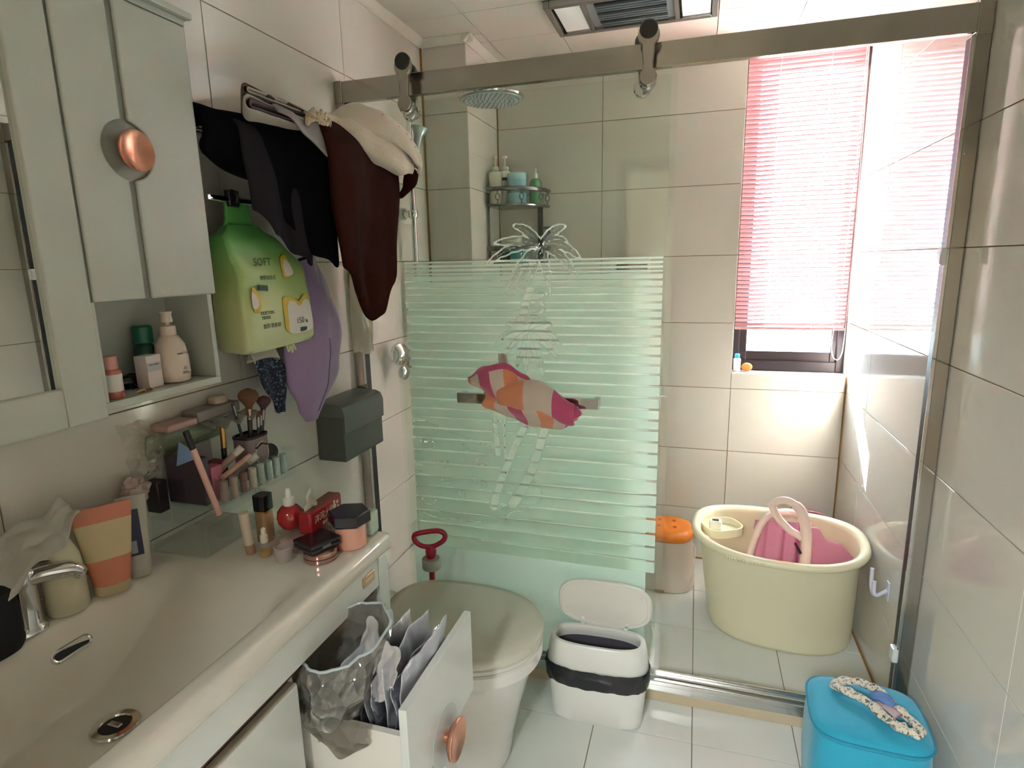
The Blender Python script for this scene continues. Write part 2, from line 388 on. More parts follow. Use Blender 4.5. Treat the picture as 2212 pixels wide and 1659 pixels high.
# ------------------------------------------------------------------ venetian blind
BX0, BX1, BZ0, BZ1 = 1.305, 1.752, 1.140, 2.265
SLAT = thin_mat('blind_slat', '#c98f90', 0.022, 0.45, tcol='#e89a98')
bl = thing('venetian_blind', (1.53, 2.893, 1.13), 'pink venetian blind with thin slats let down over the window', 'blind')
obj('head_rail', bx((BX0, 2.873, 2.262), (BX1, 2.903, 2.292)), mat('blind_rail', '#c98f90', 0.4), bl, smooth=False, bevel=0.003)
obj('bottom_rail', bx((BX0, 2.882, 1.129), (BX1, 2.902, 1.141)), mat('blind_rail', '#c98f90'), bl, smooth=False, bevel=0.003)
def slat_bm():
    bm = B(); n = 5; th = math.radians(55); w = 0.0185
    pr = []
    for i in range(n + 1):
        s = (i / n - 0.5) * w; c = 0.0013 * (1 - (2 * i / n - 1) ** 2)
        pr.append((s * math.cos(th) - c * math.sin(th), -s * math.sin(th) - 0 + c * math.cos(th)))
    rings = []
    for x in (BX0, BX1):
        rings.append([(x, 2.892 + a, b) for a, b in pr] + [(x, 2.892 + a, b - 0.0005) for a, b in reversed(pr)])
    return loft(bm, rings)
NS = 60; sl0 = None
for k in range(NS):
    z = BZ0 + 0.012 + (BZ1 - BZ0 - 0.016) * k / (NS - 1)
    if sl0 is None: sl0 = obj('slat', slat_bm(), SLAT, bl, frame=Matrix.Translation((0, 0, z))); zb = z
    else:
        c = sl0.copy(); COL.objects.link(c); c.location = sl0.location + Vector((0, 0, z - zb))
CORD = mat('blind_cord', '#e9dcd8', 0.7)
for x in (1.43, 1.62):
    bm = B(); tube([(x, 2.8815, 1.135), (x, 2.8815, 2.27)], 0.0012, 6, bm); tube([(x, 2.9025, 1.135), (x, 2.9025, 2.27)], 0.0012, 6, bm)
    obj('ladder_cord', bm, CORD, bl)
pts = spline([(1.738, 2.868, 2.262), (1.735, 2.866, 1.8), (1.722, 2.862, 1.35), (1.705, 2.862, 1.12), (1.706, 2.862, 1.04), (1.722, 2.861, 1.005), (1.742, 2.861, 1.02), (1.75, 2.862, 1.12), (1.754, 2.865, 1.6), (1.745, 2.868, 2.262)], 10)
obj('pull_cord', tube(pts, 0.0016, 6), CORD, bl)

# ================================================================== shower enclosure
FY = 1.790
en = thing('shower_door_frame', (0.885, 1.80, 0.036), 'brushed steel overhead rail with wall posts and bottom track spanning the shower', 'door frame')
rail = obj('rail', bx((0.004, FY, 1.957), (W - 0.004, FY + 0.022, 2.021)), STEEL, en, smooth=False, bevel=0.0015)
obj('rail_end_cap', bx((0.002, FY - 0.003, 1.955), (0.028, FY + 0.025, 2.023)), STEEL, en, smooth=False, bevel=0.002)
obj('rail_end_cap', bx((W - 0.034, FY - 0.003, 1.95), (W - 0.002, FY + 0.028, 2.026)), STEEL, en, smooth=False, bevel=0.002)
def post(x0, x1, s):
    bm = B(); box(bm, (x0, FY, 0.07), (x1, FY + 0.048, 1.957))
    p = obj('wall_post', bm, STEEL, en, smooth=False, bevel=0.0015)
    xs = x1 if s > 0 else x0
    obj('seal', bx((min(xs, xs + s * 0.006), FY + 0.006, 0.072), (max(xs, xs + s * 0.006), FY + 0.038, 1.95)), DARK, p, smooth=False)
    obj('edge_strip', bx((min(xs, xs + s * 0.008), FY + 0.001, 0.072), (max(xs, xs + s * 0.008), FY + 0.004, 1.95)), CHROME, p, smooth=False)
    return p
post(0.002, 0.034, 1); rp = post(W - 0.034, W - 0.002, -1)
for z in (1.44, 0.30):
    obj('door_stop', bx((W - 0.052, FY - 0.002, z - 0.022), (W - 0.036, FY + 0.03, z + 0.022)), mat('stop_clear', '#d6d8d4', 0.15), rp, smooth=False, bevel=0.004)
CURB = mat('curb_stone', '#c9b79a', 0.3, var=0.2, vscale=8)
tag(obj('trim_11', bx((0.0, 1.795, 0.0), (W, 1.870, 0.036)), CURB, smooth=False, bevel=0.002), kind='structure')
trk = B()
box(trk, (0.034, 1.796, 0.036), (W - 0.034, 1.866, 0.058)); box(trk, (0.034, 1.796, 0.058), (W - 0.034, 1.802, 0.072)); box(trk, (0.034, 1.826, 0.058), (W - 0.034, 1.832, 0.070)); box(trk, (0.034, 1.860, 0.058), (W - 0.034, 1.866, 0.070))
obj('bottom_track', trk, ALU, en, smooth=False, bevel=0.001)

# ---- etched pattern: signed field on a fine grid, thresholded in the shader
def etched_mesh(art=True):
    x0, x1, z0, z1, st = 0.215, 1.048, 0.470, 1.575, 0.0042
    nx, nz_ = int((x1 - x0) / st) + 1, int((z1 - z0) / st) + 1
    X, Z = np.meshgrid(np.linspace(x0, x1, nx), np.linspace(z0, z1, nz_), indexing='ij')
    big = np.full_like(X, 9.0)
    def seg_d(ax, az, bx_, bz):
        dx, dz = bx_ - ax, bz - az; L = dx * dx + dz * dz + 1e-12
        t = np.clip(((X - ax) * dx + (Z - az) * dz) / L, 0, 1)
        return np.hypot(X - ax - t * dx, Z - az - t * dz), t
    def poly_d(P):
        d = big.copy()
        for a, b in zip(P, P[1:]): d = np.minimum(d, seg_d(*a, *b)[0])
        return d
    rx0, rx1, rz0, rz1 = 0.227, 1.038, 0.481, 1.456
    rect = np.maximum(np.maximum(rx0 - X, X - rx1), np.maximum(rz0 - Z, Z - rz1))       # <0 inside
    gaps = [1.447, 1.434, 1.422, 1.411, 1.392, 1.372, 1.351, 1.327, 1.304, 1.281, 1.257, 1.23, 1.201, 1.172, 1.144, 1.116, 1.081, 1.046, 1.01, 0.977, 0.946, 0.909, 0.873, 0.831, 0.786, 0.741, 0.703, 0.662, 0.613, 0.569, 0.521]
    g = big.copy()
    for k, zc in enumerate(gaps): g = np.minimum(g, np.abs(Z - zc) - (0.0026 if k < 8 else 0.0034))
    palm = big.copy(); vein = big.copy()
    def frond(c, tip, bulge, w, n=16, seed=0):
        nonlocal palm, vein
        c = np.array(c); tip = np.array(tip); mid = (c + tip) / 2 + np.array(bulge)
        prev = None
        for i in range(n + 1):
            t = i / n; p = (1 - t) ** 2 * c + 2 * t * (1 - t) * mid + t * t * tip
            if prev is not None:
                dd, tt = seg_d(*prev, *p)
                ww = w * math.sin(PI * min(1, (0.12 + 0.88 * t))) ** 0.6 * (0.62 + 0.38 * ((i * 2 + seed) % 3) / 2) + 0.001
                palm = np.minimum(palm, dd - ww)
                if 0.08 < t < 0.85: vein = np.minimum(vein, dd - 0.0013)
            prev = p
    for i, (tx, tz) in enumerate([(0.538, 1.505), (0.513, 1.445), (0.565, 1.352), (0.606, 1.355), (0.708, 1.345), (0.792, 1.402), (0.760, 1.505), (0.800, 1.455), (0.600, 1.555), (0.755, 1.548), (0.648, 1.380)]):
        frond((0.683, 1.493), (tx, tz), (-0.004 if tx > 0.68 else 0.004, 0.045 if tz < 1.5 else 0.024), 0.0105, seed=i)
    for i, (tx, tz) in enumerate([(0.527, 1.186), (0.552, 1.150), (0.600, 1.120), (0.628, 1.105), (0.685, 1.092), (0.731, 1.152), (0.742, 1.195), (0.715, 1.262), (0.570, 1.262), (0.660, 1.272)]):
        frond((0.637, 1.238), (tx, tz), (0.0, 0.042 if tz < 1.2 else 0.014), 0.0125, seed=i)
    def trunk(P, w0, w1):
        nonlocal palm, vein
        n = len(P) - 1
        for i, (a, b) in enumerate(zip(P, P[1:])):
            dd, tt = seg_d(*a, *b); palm = np.minimum(palm, dd - (w0 + (w1 - w0) * (i + tt) / n))
            if i: vein = np.minimum(vein, np.maximum(np.abs((X - a[0]) * (b[0] - a[0]) + (Z - a[1]) * (b[1] - a[1])) / math.hypot(b[0] - a[0], b[1] - a[1]) - 0.0016, dd - 0.02))
    trunk([(0.648, 1.372), (0.634, 1.330), (0.622, 1.285), (0.608, 1.245)], 0.010, 0.013)
    trunk([(0.640, 1.03), (0.628, 0.945), (0.590, 0.868), (0.545, 0.760), (0.520, 0.690), (0.511, 0.648)], 0.010, 0.013)
    trunk([(0.70, 1.02), (0.690, 0.935), (0.668, 0.860), (0.640, 0.775), (0.598, 0.700), (0.578, 0.668)], 0.011, 0.016)
    trunk([(0.522, 0.985), (0.525, 0.92), (0.531, 0.838)], 0.005, 0.010); trunk([(0.556, 0.96), (0.553, 0.90), (0.556, 0.825)], 0.003, 0.006)
    for cx_, cz_, r in ((0.638, 1.175, .006), (0.632, 1.158, .006), (0.648, 1.155, .007), (0.668, 1.352, .010), (0.682, 1.352, .009)): palm = np.minimum(palm, np.hypot(X - cx_, Z - cz_) - r)
    trunk([(0.650, 1.345), (0.675, 1.335), (0.688, 1.312), (0.676, 1.292), (0.648, 1.288)], 0.006, 0.006); trunk([(0.683, 1.285), (0.702, 1.262)], 0.002, 0.001)
    lines = big.copy()
    def curve(P, w=0.0021):
        nonlocal lines
        lines = np.minimum(lines, poly_d([(p.x, p.y) for p in spline([(a, b, 0) for a, b in P], 6)]) - w)
    curve([(0.232, 0.927), (0.262, 0.932), (0.300, 0.925), (0.345, 0.908), (0.362, 0.898), (0.41, 0.888), (0.46, 0.870), (0.512, 0.857)])
    curve([(0.232, 0.610), (0.27, 0.594), (0.32, 0.584), (0.380, 0.590), (0.40, 0.586), (0.46, 0.588), (0.52, 0.604), (0.556, 0.612), (0.562, 0.628), (0.585, 0.640), (0.61, 0.645), (0.648, 0.662), (0.676, 0.695), (0.668, 0.738), (0.640, 0.768)])
    for cx_, cz_, a, b in ((0.262, 0.860, .008, .008), (0.288, 0.850, .018, .014), (0.412, 0.846, .016, .013), (0.326, 0.793, .010, .009), (0.352, 0.782, .020, .014), (0.474, 0.806, .020, .012), (0.245, 0.763, .014, .010), (0.330, 0.730, .006, .005), (0.345, 0.726, .012, .009),
                           (0.446, 0.738, .010, .009), (0.474, 0.725, .016, .012), (0.398, 0.681, .014, .014), (0.274, 0.650, .025, .016), (0.551, 0.648, .012, .008)):
        curve([(cx_ + a * math.cos(t) * (1 - .15 * math.sin(3 * t)), cz_ + b * math.sin(t)) for t in [2 * PI * k / 8 for k in range(9)]], 0.0019)
    if not art: palm[:] = 9.0; vein[:] = 9.0; lines[:] = 9.0
    frost = np.maximum(rect, -np.minimum(g, lines))                 # <0 = frosted: rectangle minus gaps
    frost = np.minimum(frost, palm - 0.0048)                        # frosted halo round the palms
    frost = np.maximum(frost, -np.maximum(palm, -vein))             # palms stay clear, veins frosted
    me = bpy.data.meshes.new('etched_pattern')
    vs = np.stack([X, np.zeros_like(X), Z], -1).reshape(-1, 3)
    idx = np.arange(nx * nz_).reshape(nx, nz_)
    f = np.stack([idx[:-1, :-1], idx[1:, :-1], idx[1:, 1:], idx[:-1, 1:]], -1).reshape(-1, 4)
    me.from_pydata(vs.tolist(), [], f.tolist())
    at = me.attributes.new('frost', 'FLOAT', 'POINT'); at.data.foreach_set('value', frost.reshape(-1).astype(np.float32))
    return me
def frost_mat(name='etched_frost'):
    m, t, out = nt(name)
    at = nd(t, 'ShaderNodeAttribute', attribute_name='frost')
    mr = nd(t, 'ShaderNodeMapRange', interpolation_type='SMOOTHSTEP'); mr.inputs[1].default_value = 0.0006; mr.inputs[2].default_value = -0.0006; mr.inputs[3].default_value = 0; mr.inputs[4].default_value = 1
    t.links.new(at.outputs['Fac'], mr.inputs[0])
    tl = nd(t, 'ShaderNodeBsdfTranslucent'); tl.inputs[0].default_value = (0.66, 0.77, 0.67, 1)
    di = nd(t, 'ShaderNodeBsdfDiffuse'); di.inputs[0].default_value = (0.46, 0.54, 0.47, 1)
    tr = nd(t, 'ShaderNodeBsdfTransparent'); tr.inputs[0].default_value = (0.82, 0.93, 0.83, 1)
    a = nd(t, 'ShaderNodeMixShader'); a.inputs[0].default_value = 0.10
    t.links.new(tl.outputs[0], a.inputs[1]); t.links.new(di.outputs[0], a.inputs[2])
    b = nd(t, 'ShaderNodeMixShader'); b.inputs[0].default_value = 0.10
    t.links.new(a.outputs[0], b.inputs[1]); t.links.new(tr.outputs[0], b.inputs[2])
    cl = nd(t, 'ShaderNodeBsdfTransparent'); cl.inputs[0].default_value = (1, 1, 1, 1)
    c = nd(t, 'ShaderNodeMixShader')
    t.links.new(mr.outputs[0], c.inputs[0]); t.links.new(cl.outputs[0], c.inputs[1]); t.links.new(b.outputs[0], c.inputs[2]); t.links.new(c.outputs[0], out.inputs[0])
    return m
DGLASS = clear_mat('door_glass', (0.962, 0.988, 0.968), 1.0)
SCUM = clear_mat('limescale', (0.93, 0.985, 0.955), 0.0, body=0.72)
FROST = frost_mat(); em = etched_mesh(); em.materials.append(FROST); em2 = etched_mesh(False); em2.materials.append(FROST)
def glass_door(yc, x0, x1, dx, label, side):
    t = thing('sliding_glass_door', ((x0 + x1) / 2, yc, 0.066), label, 'shower door')
    gp = obj('glass_panel', bx((x0, yc - 0.004, 0.074), (x1, yc + 0.004, 1.950)), DGLASS, t, smooth=False)
    e = link('etched_pattern', em if side < 0 else em2, (dx, yc + side * 0.0052, 0), gp)
    if side > 0: obj('limescale_film', bx((x0 + 0.006, yc + 0.0046, 0.078), (x1 - 0.035, yc + 0.0052, 0.478)), SCUM, gp, smooth=False)
    for xh in (x0 + 0.082, x1 - 0.078):
        hg = B()
        yo = yc + side * 0.018; ow = 0.006
        prof = []                                                   # bone-shaped bracket, seen from the front
        n = 12
        zc1, r1, zc2, r2 = 2.026, 0.029, 1.925, 0.0235
        pr = [(r1 * math.cos(a), zc1 + r1 * math.sin(a)) for a in [math.radians(-55 + 290 * k / n) for k in range(n + 1)]]
        pr += [(-0.0165, 1.985), (-0.014, 1.960)]
        pr += [(r2 * math.cos(a), zc2 + r2 * math.sin(a)) for a in [math.radians(125 + 290 * k / n) for k in range(n + 1)]]
        pr += [(0.014, 1.960), (0.0165, 1.985)]
        prism([(xh + a, b) for a, b in pr], min(yo - ow, yo + ow), max(yo - ow, yo + ow), 'y', hg)
        h = obj('hanger', hg, STEEL, t, bevel=0.003)
        wh_ = lathe([(0.020, 0), (0.024, 0.004), (0.024, 0.016), (0.020, 0.020)], 20)
        obj('roller', wh_, mat('roller_black', '#2a2622', 0.4), h, frame=fr((xh, yc + side * 0.010, 2.040), (1, 0, 0), (0, 0, 1)))
        kn = lathe([(0.021, 0), (0.023, 0.003), (0.023, 0.020), (0.019, 0.024)], 20)
        obj('clamp_knob', kn, CHROME, h, frame=fr((xh - 0.002, yc + 0.012, 1.918), (1, 0, 0), (0, 0, 1)))
    return t, gp
d1, gp1 = glass_door(1.765, 0.186, 1.062, 0.0, 'green tinted sliding glass door with etched palms on the near side of the rail', -1)
d2, gp2 = glass_door(1.838, 0.160, 1.041, -0.035, 'rear sliding glass door with frosted stripes behind the near one', 1)
# pull handle of the near door
hd = obj('handle_bar', bx((0.413, 1.712, 1.012), (0.867, 1.724, 1.046)), CHROME, d1, smooth=False, bevel=0.002)
for x in (0.415, 0.847): obj('handle_foot', bx((x, 1.722, 1.016), (x + 0.018, 1.762, 1.042)), CHROME, hd, smooth=False, bevel=0.002)

# ---- striped towel over the handle
TW = [mat('towel_orange', '#dc8a63', 0.95, sheen=0.4, bump=0.35, bscale=500), mat('towel_cream', '#cdb9a8', 0.95, sheen=0.4, bump=0.35, bscale=500), mat('towel_pink', '#c04f73', 0.95, sheen=0.4, bump=0.35, bscale=500)]
tw = thing('hand_towel', (0.64, 1.72, 0.94), 'orange, cream and pink striped towel bunched over the door handle', 'towel')
def sw(u): return (0, 1, 2, 1, 0, 1, 2)[min(6, int(u * 7))]
def tw_front(u, v):
    x = lerp(0.525, 0.815, u) - 0.02 * (1 - v) * (1 - u)
    bot = interp([(0, 1.000), (0.2, 0.975), (0.5, 0.952), (0.8, 0.945), (1, 0.985)], u)
    top = interp([(0, 1.056), (0.35, 1.066), (0.6, 1.060), (1, 1.022)], u)
    a = v * 2 - 1
    z = lerp(top, bot, v); y = 1.705 - 0.030 * math.sin(PI * v) - 0.008 * math.sin(11 * u + 3 * v) * v - 0.006 * nz(u * 4, v * 3, 1.3)
    return (x + 0.008 * math.sin(7 * v + 5 * u), y, z)
obj('front_fold', surf(28, 14, tw_front, mfun=lambda u, v: sw(u)), TW, tw, subs=1, solid=0.008)
def tw_top(u, v):
    x = lerp(0.452, 0.700, u) + 0.03 * v * (1 - u); arch = math.sin(PI * min(1, u * 0.9 + 0.1))
    z = interp([(0, 1.095), (0.25, 1.138), (0.5, 1.150), (0.75, 1.115), (1, 1.062)], u)
    zb = interp([(0, 1.070), (0.3, 1.040), (1, 1.030)], u)
    return (x, 1.700 + 0.012 * math.cos(9 * u) - 0.022 * math.sin(PI * v) - 0.008 * nz(u * 5, v * 4, 2), lerp(z, zb, v))
obj('top_fold', surf(24, 12, tw_top, mfun=lambda u, v: 2 if v < 0.2 else sw((u * 0.9 + 0.12) % 1)), TW, tw, subs=1, solid=0.008)
def tw_knot(u, v):
    x = lerp(0.560, 0.800, u); zc = interp([(0, 1.050), (0.5, 1.052), (1, 1.000)], u); r = 0.020 + 0.012 * math.sin(PI * u)
    return (x, 1.690 - r * math.sin(v * PI) - 0.004 * nz(u * 8, v * 4, 5), zc + r * 1.5 * math.cos(v * PI))
obj('rolled_fold', surf(22, 10, tw_knot, mfun=lambda u, v: 1 if u > 0.35 and u < 0.75 else (0 if u <= 0.35 else 2)), TW, tw, subs=1, solid=0.007)
def tw_back(u, v): return (lerp(0.545, 0.575, u) + 0.015 * v, 1.738 + 0.006 * math.sin(5 * u), lerp(1.172, 1.06, v))
obj('raised_corner', surf(8, 8, tw_back), TW[1:], tw, subs=1, solid=0.006)

# ================================================================== inside the shower
# ceiling heater with two light panels
ht = thing('ceiling_heater', (0.869, 2.396, 2.32), 'ceiling heater and light unit in a steel frame with a vent grille', 'heater')
fb = frame_rect(0.572, 1.166, 2.25, 2.543, 0.022, 0.022, 0.022, 2.322, 2.348); fb.transform(Matrix(((1, 0, 0, 0), (0, 0, 1, 0), (0, 1, 0, 0), (0, 0, 0, 1))))
obj('frame', fb, mat('heater_frame', '#a9a6a4', 0.25, metal=0.9), ht, smooth=False, bevel=0.003)
LP = mat('light_panel', '#f1f3ee', 0.35)
for a, b in ((0.594, 0.700), (1.032, 1.144)): obj('light_panel', bx((a + 0.008, 2.280, 2.330), (b - 0.004, 2.518, 2.346)), LP, ht, smooth=False, bevel=0.003)
obj('grille_plate', bx((0.716, 2.272, 2.336), (1.016, 2.521, 2.346)), mat('grille_grey', '#8d9294', 0.4, metal=0.4), ht, smooth=False)
for k in range(2): obj('divider', bx(((0.700, 1.016)[k], 2.272, 2.324), ((0.716, 1.032)[k], 2.521, 2.346)), mat('heater_frame', '#a9a6a4'), ht, smooth=False)
for k in range(11):
    y = 2.30 + 0.0195 * k
    obj('louvre', bx((0.745, y, 2.328), (0.99, y + 0.011, 2.337)), mat('louvre_grey', '#6f787a', 0.4, metal=0.3) if k % 4 else mat('louvre_dark', '#262b2d', 0.5), ht, smooth=False)

# rain shower on a riser pipe
rs = thing('rain_shower', (0.05, 2.20, 0.95), 'chrome rain shower with round head, riser pipe and mixer on the wall', 'shower')
obj('riser_pipe', tube([(0.055, 2.20, 1.02)] + [(0.055, 2.20, z) for z in (1.4, 1.9, 2.08)] + [(0.062, 2.205, 2.12), (0.085, 2.215, 2.145), (0.13, 2.23, 2.15), (0.34, 2.30, 2.15), (0.352, 2.304, 2.142), (0.355, 2.305, 2.12), (0.355, 2.305, 2.075)], 0.011, 12), CHROME, rs)
hd_ = lathe([(0.016, 0.045), (0.022, 0.020), (0.060, 0.014), (0.118, 0.009), (0.126, 0.003), (0.124, -0.003), (0.116, -0.006)], 40, (0.355, 2.305, 2.062), (True, True))
hh = obj('shower_head', hd_, CHROME, rs)
obj('spray_face', lathe([(0.1165, 0), (0.1165, -0.003), (0.11, -0.004)], 40, (0.355, 2.305, 2.0560), (True, True)), mat('spray_face', '#aeb6b8', 0.4, metal=0.2), hh)
nb = B()
for rr in range(1, 7):
    for k in range(rr * 6):
        a = 2 * PI * k / (rr * 6); lathe([(0.0022, 0), (0.0016, -0.003)], 6, (0.355 + rr * 0.0175 * math.cos(a), 2.305 + rr * 0.0175 * math.sin(a), 2.0525), bm=nb)
obj('nozzles', nb, mat('nozzle_grey', '#5c6468', 0.6), hh, kind='stuff')
for z, nm in ((1.643, 'wall_bracket'), (1.03, 'wall_bracket')):
    bm = lathe([(0.020, 0), (0.022, 0.004), (0.022, 0.016), (0.014, 0.02), (0.011, 0.05)], 18); obj(nm, bm, CHROME, rs, frame=fr((0.002, 2.20, z), (0, 1, 0), (0, 0, 1)))
    obj('clamp', lathe([(0.016, 0), (0.019, 0.006), (0.019, 0.024), (0.016, 0.03)], 18, (0.055, 2.20, z - 0.015)), CHROME, rs)
hs = obj('hand_shower', tube([(0.062, 2.215, 1.83), (0.07, 2.222, 1.88), (0.078, 2.230, 1.93), (0.085, 2.235, 1.965)], [0.010, 0.012, 0.016, 0.034], 14), mat('hand_shower_grey', '#aab4b4', 0.25, metal=0.4), rs)
obj('cradle', lathe([(0.017, 0), (0.020, 0.006), (0.020, 0.034), (0.016, 0.04)], 16, (0.057, 2.20, 1.83)), mat('hand_shower_grey', '#aab4b4'), rs)
mx_ = obj('mixer_body', tube([(0.05, 2.05, 1.085), (0.05, 2.25, 1.085)], 0.022, 16), CHROME, rs)
obj('mixer_handle', lathe([(0.040, 0), (0.043, 0.006), (0.040, 0.018), (0.022, 0.026), (0.004, 0.028)], 28), CHROME, mx_, frame=fr((0.050, 2.015, 1.115), (0.35, 1, 0), (0, 0.1, 1)))
obj('mixer_lever', lathe([(0.018, 0), (0.026, 0.01), (0.026, 0.02), (0.012, 0.026)], 20), CHROME, mx_, frame=fr((0.052, 2.03, 1.04), (0.3, 1, 0), (0, 0, 1)))

# corner rack
cr = thing('corner_rack', (0.30, 2.73, 1.44), 'two-tier chrome corner rack beside the pillar', 'rack')
RK = mat('rack_metal', '#8e8c8e', 0.2, metal=1.0)
def arc_path(z, off=0.0):
    P = [(0.212, 2.625 - off, z)]
    for k in range(9):
        a = math.radians(-90 + 90 * k / 8); P.append((0.265 + (0.185 + off) * math.cos(a) * 1.0, 2.805 + (0.180 + off) * math.sin(a), z))
    P.append((0.452 + off, 2.832, z))
    return P
for z in (1.700, 1.440):
    poly = [(0.206, 2.838)] + [(p[0], p[1]) for p in arc_path(z)]
    tr_ = obj('tray', prism(poly, z - 0.004, z, 'z'), RK, cr, smooth=False)
    obj('gallery_rail', tube(arc_path(z + 0.072), 0.0075, 8, flat=1.3), RK, tr_)
    obj('lower_rail', tube(arc_path(z + 0.004), 0.005, 8), RK, tr_)
    ap = arc_path(z)
    for q in (1, 4, 7, 9):
        x, y, _ = ap[q]
        bm = B(); tube([(x, y, z + 0.004), (x, y, z + 0.024)], 0.0025, 6, bm); tube([(x, y, z + 0.052), (x, y, z + 0.072)], 0.0025, 6, bm)
        tube([(x + 0.010 * math.cos(a) * 0.8, y + 0.010 * math.cos(a) * 0.5, z + 0.038 + 0.014 * math.sin(a)) for a in [2 * PI * k / 12 for k in range(12)]], 0.0022, 6, bm, closed=True)
        obj('ring_post', bm, RK, tr_)
obj('support_bar', bx((0.206, 2.655, 1.44), (0.210, 2.672, 1.70)), RK, cr, smooth=False)
obj('support_bar', bx((0.395, 2.834, 1.44), (0.420, 2.839, 1.70)), RK, cr, smooth=False)

def bottle(name, label, cat, loc, prof, body, cap=None, capprof=None, extra=None, group=None, seg=28, sx=1, sy=1, rz=0):
    t = thing(name, loc, label, cat, rz, group)
    obj('body', lathe(prof, seg, sx=sx, sy=sy), body, t, frame=WM[t])
    if capprof: obj('cap', lathe(capprof, seg), cap, t, frame=WM[t])
    if extra: extra(t)
    return t
def pump(z0, m, rn=0.010, h=0.035, nose=0.03, ang=-1.2):
    def f(t):
        F = WM[t]
        c = obj('collar', lathe([(rn * 1.35, 0), (rn * 1.4, 0.004), (rn * 1.3, 0.016), (rn * 0.6, 0.018)], 20, (0, 0, z0)), m, t, frame=F)
        obj('stem', lathe([(0.0035, 0), (0.0035, h)], 10, (0, 0, z0 + 0.016)), m, c, frame=F)
        bm = lathe([(rn * 0.9, 0), (rn, 0.002), (rn, 0.008), (rn * 0.8, 0.011)], 18, (0, 0, z0 + h + 0.010))
        tube([(0, 0, z0 + h + 0.016), (nose * 0.6 * math.cos(ang), nose * 0.6 * math.sin(ang), z0 + h + 0.016), (nose * math.cos(ang), nose * math.sin(ang), z0 + h + 0.011)], [0.0055, 0.005, 0.0035], 10, bm)
        obj('pump_head', bm, m, c, frame=F)
    return f
CREAM = mat('cream_plastic', '#e3dccb', 0.35); WHITE = mat('white_plastic', '#e9e6e0', 0.32)
bottle('pump_bottle', 'cream pump bottle at the front left of the corner rack', 'bottle', (0.242, 2.672, 1.7002), [(0.026, 0), (0.029, 0.004), (0.028, 0.10), (0.031, 0.138), (0.029, 0.146), (0.013, 0.155)], CREAM, extra=pump(0.155, CREAM, 0.011, 0.040))
bottle('pump_bottle', 'taller white pump bottle with a dark band at the back of the corner rack', 'bottle', (0.262, 2.755, 1.7002), [(0.028, 0), (0.030, 0.004), (0.030, 0.140), (0.024, 0.158), (0.012, 0.165)], WHITE, extra=lambda t: (pump(0.165, WHITE, 0.012, 0.045)(t), obj('band', lathe([(0.0304, 0.118), (0.0304, 0.132)], 28, caps=(False, False)), mat('label_dark', '#3a4247', 0.6), t, frame=WM[t])))
bottle('bath_jar', 'light blue lidded jar in the middle of the corner rack', 'jar', (0.333, 2.705, 1.7002), [(0.040, 0), (0.043, 0.004), (0.043, 0.120)], mat('jar_blue', '#9fd0dc', 0.35), mat('jar_blue_lid', '#a9d6de', 0.35), [(0.044, 0.112), (0.045, 0.115), (0.045, 0.138), (0.042, 0.142)], extra=lambda t: obj('label_print', lathe([(0.0434, 0.055), (0.0434, 0.085)], 28, caps=(False, False)), mat('label_slate', '#6c8c98', 0.6), t, frame=WM[t]))
bottle('shampoo_bottle', 'green bottle with a small white nozzle at the right of the corner rack', 'bottle', (0.408, 2.752, 1.7002), [(0.026, 0), (0.028, 0.004), (0.028, 0.10), (0.022, 0.115), (0.011, 0.122)], mat('bottle_green', '#6fa87c', 0.25), WHITE, [(0.010, 0.122), (0.010, 0.140), (0.005, 0.145), (0.004, 0.165)])
bottle('lotion_bottle', 'white bottle with a cyan label on the lower corner rack', 'bottle', (0.330, 2.712, 1.4402), [(0.034, 0), (0.037, 0.004), (0.037, 0.085), (0.022, 0.10)], WHITE, WHITE, [(0.020, 0.10), (0.020, 0.118), (0.016, 0.12)], extra=lambda t: obj('label_print', lathe([(0.0374, 0.025), (0.0374, 0.062)], 28, caps=(False, False)), mat('label_cyan', '#4fb0be', 0.5), t, frame=WM[t]))
bottle('scrub_jar', 'small dark jar on the lower corner rack', 'jar', (0.255, 2.735, 1.4402), [(0.028, 0), (0.030, 0.003), (0.030, 0.045)], mat('jar_dark', '#4a4648', 0.4), mat('jar_dark_lid', '#2c2a2d', 0.4), [(0.031, 0.042), (0.031, 0.060), (0.028, 0.062)])
# razor on the back wall
rz_ = thing('razor', (0.44, 2.835, 1.52), 'purple razor hung on the back wall right of the corner rack', 'razor')
obj('handle', tube([(0.427, 2.826, 1.515), (0.432, 2.822, 1.555), (0.442, 2.822, 1.60)], [0.006, 0.008, 0.006], 10), mat('razor_purple', '#8c7db0', 0.3), rz_)
obj('razor_head', bx((0.422, 2.812, 1.598), (0.470, 2.826, 1.612)), mat('razor_grey', '#77727c', 0.4), rz_, bevel=0.003)
obj('suction_hook', lathe([(0.016, 0), (0.014, 0.006), (0.004, 0.008)], 18), mat('razor_grey', '#77727c'), rz_, frame=fr((0.440, 2.842, 1.585), (1, 0, 0), (0, 0, 1)))
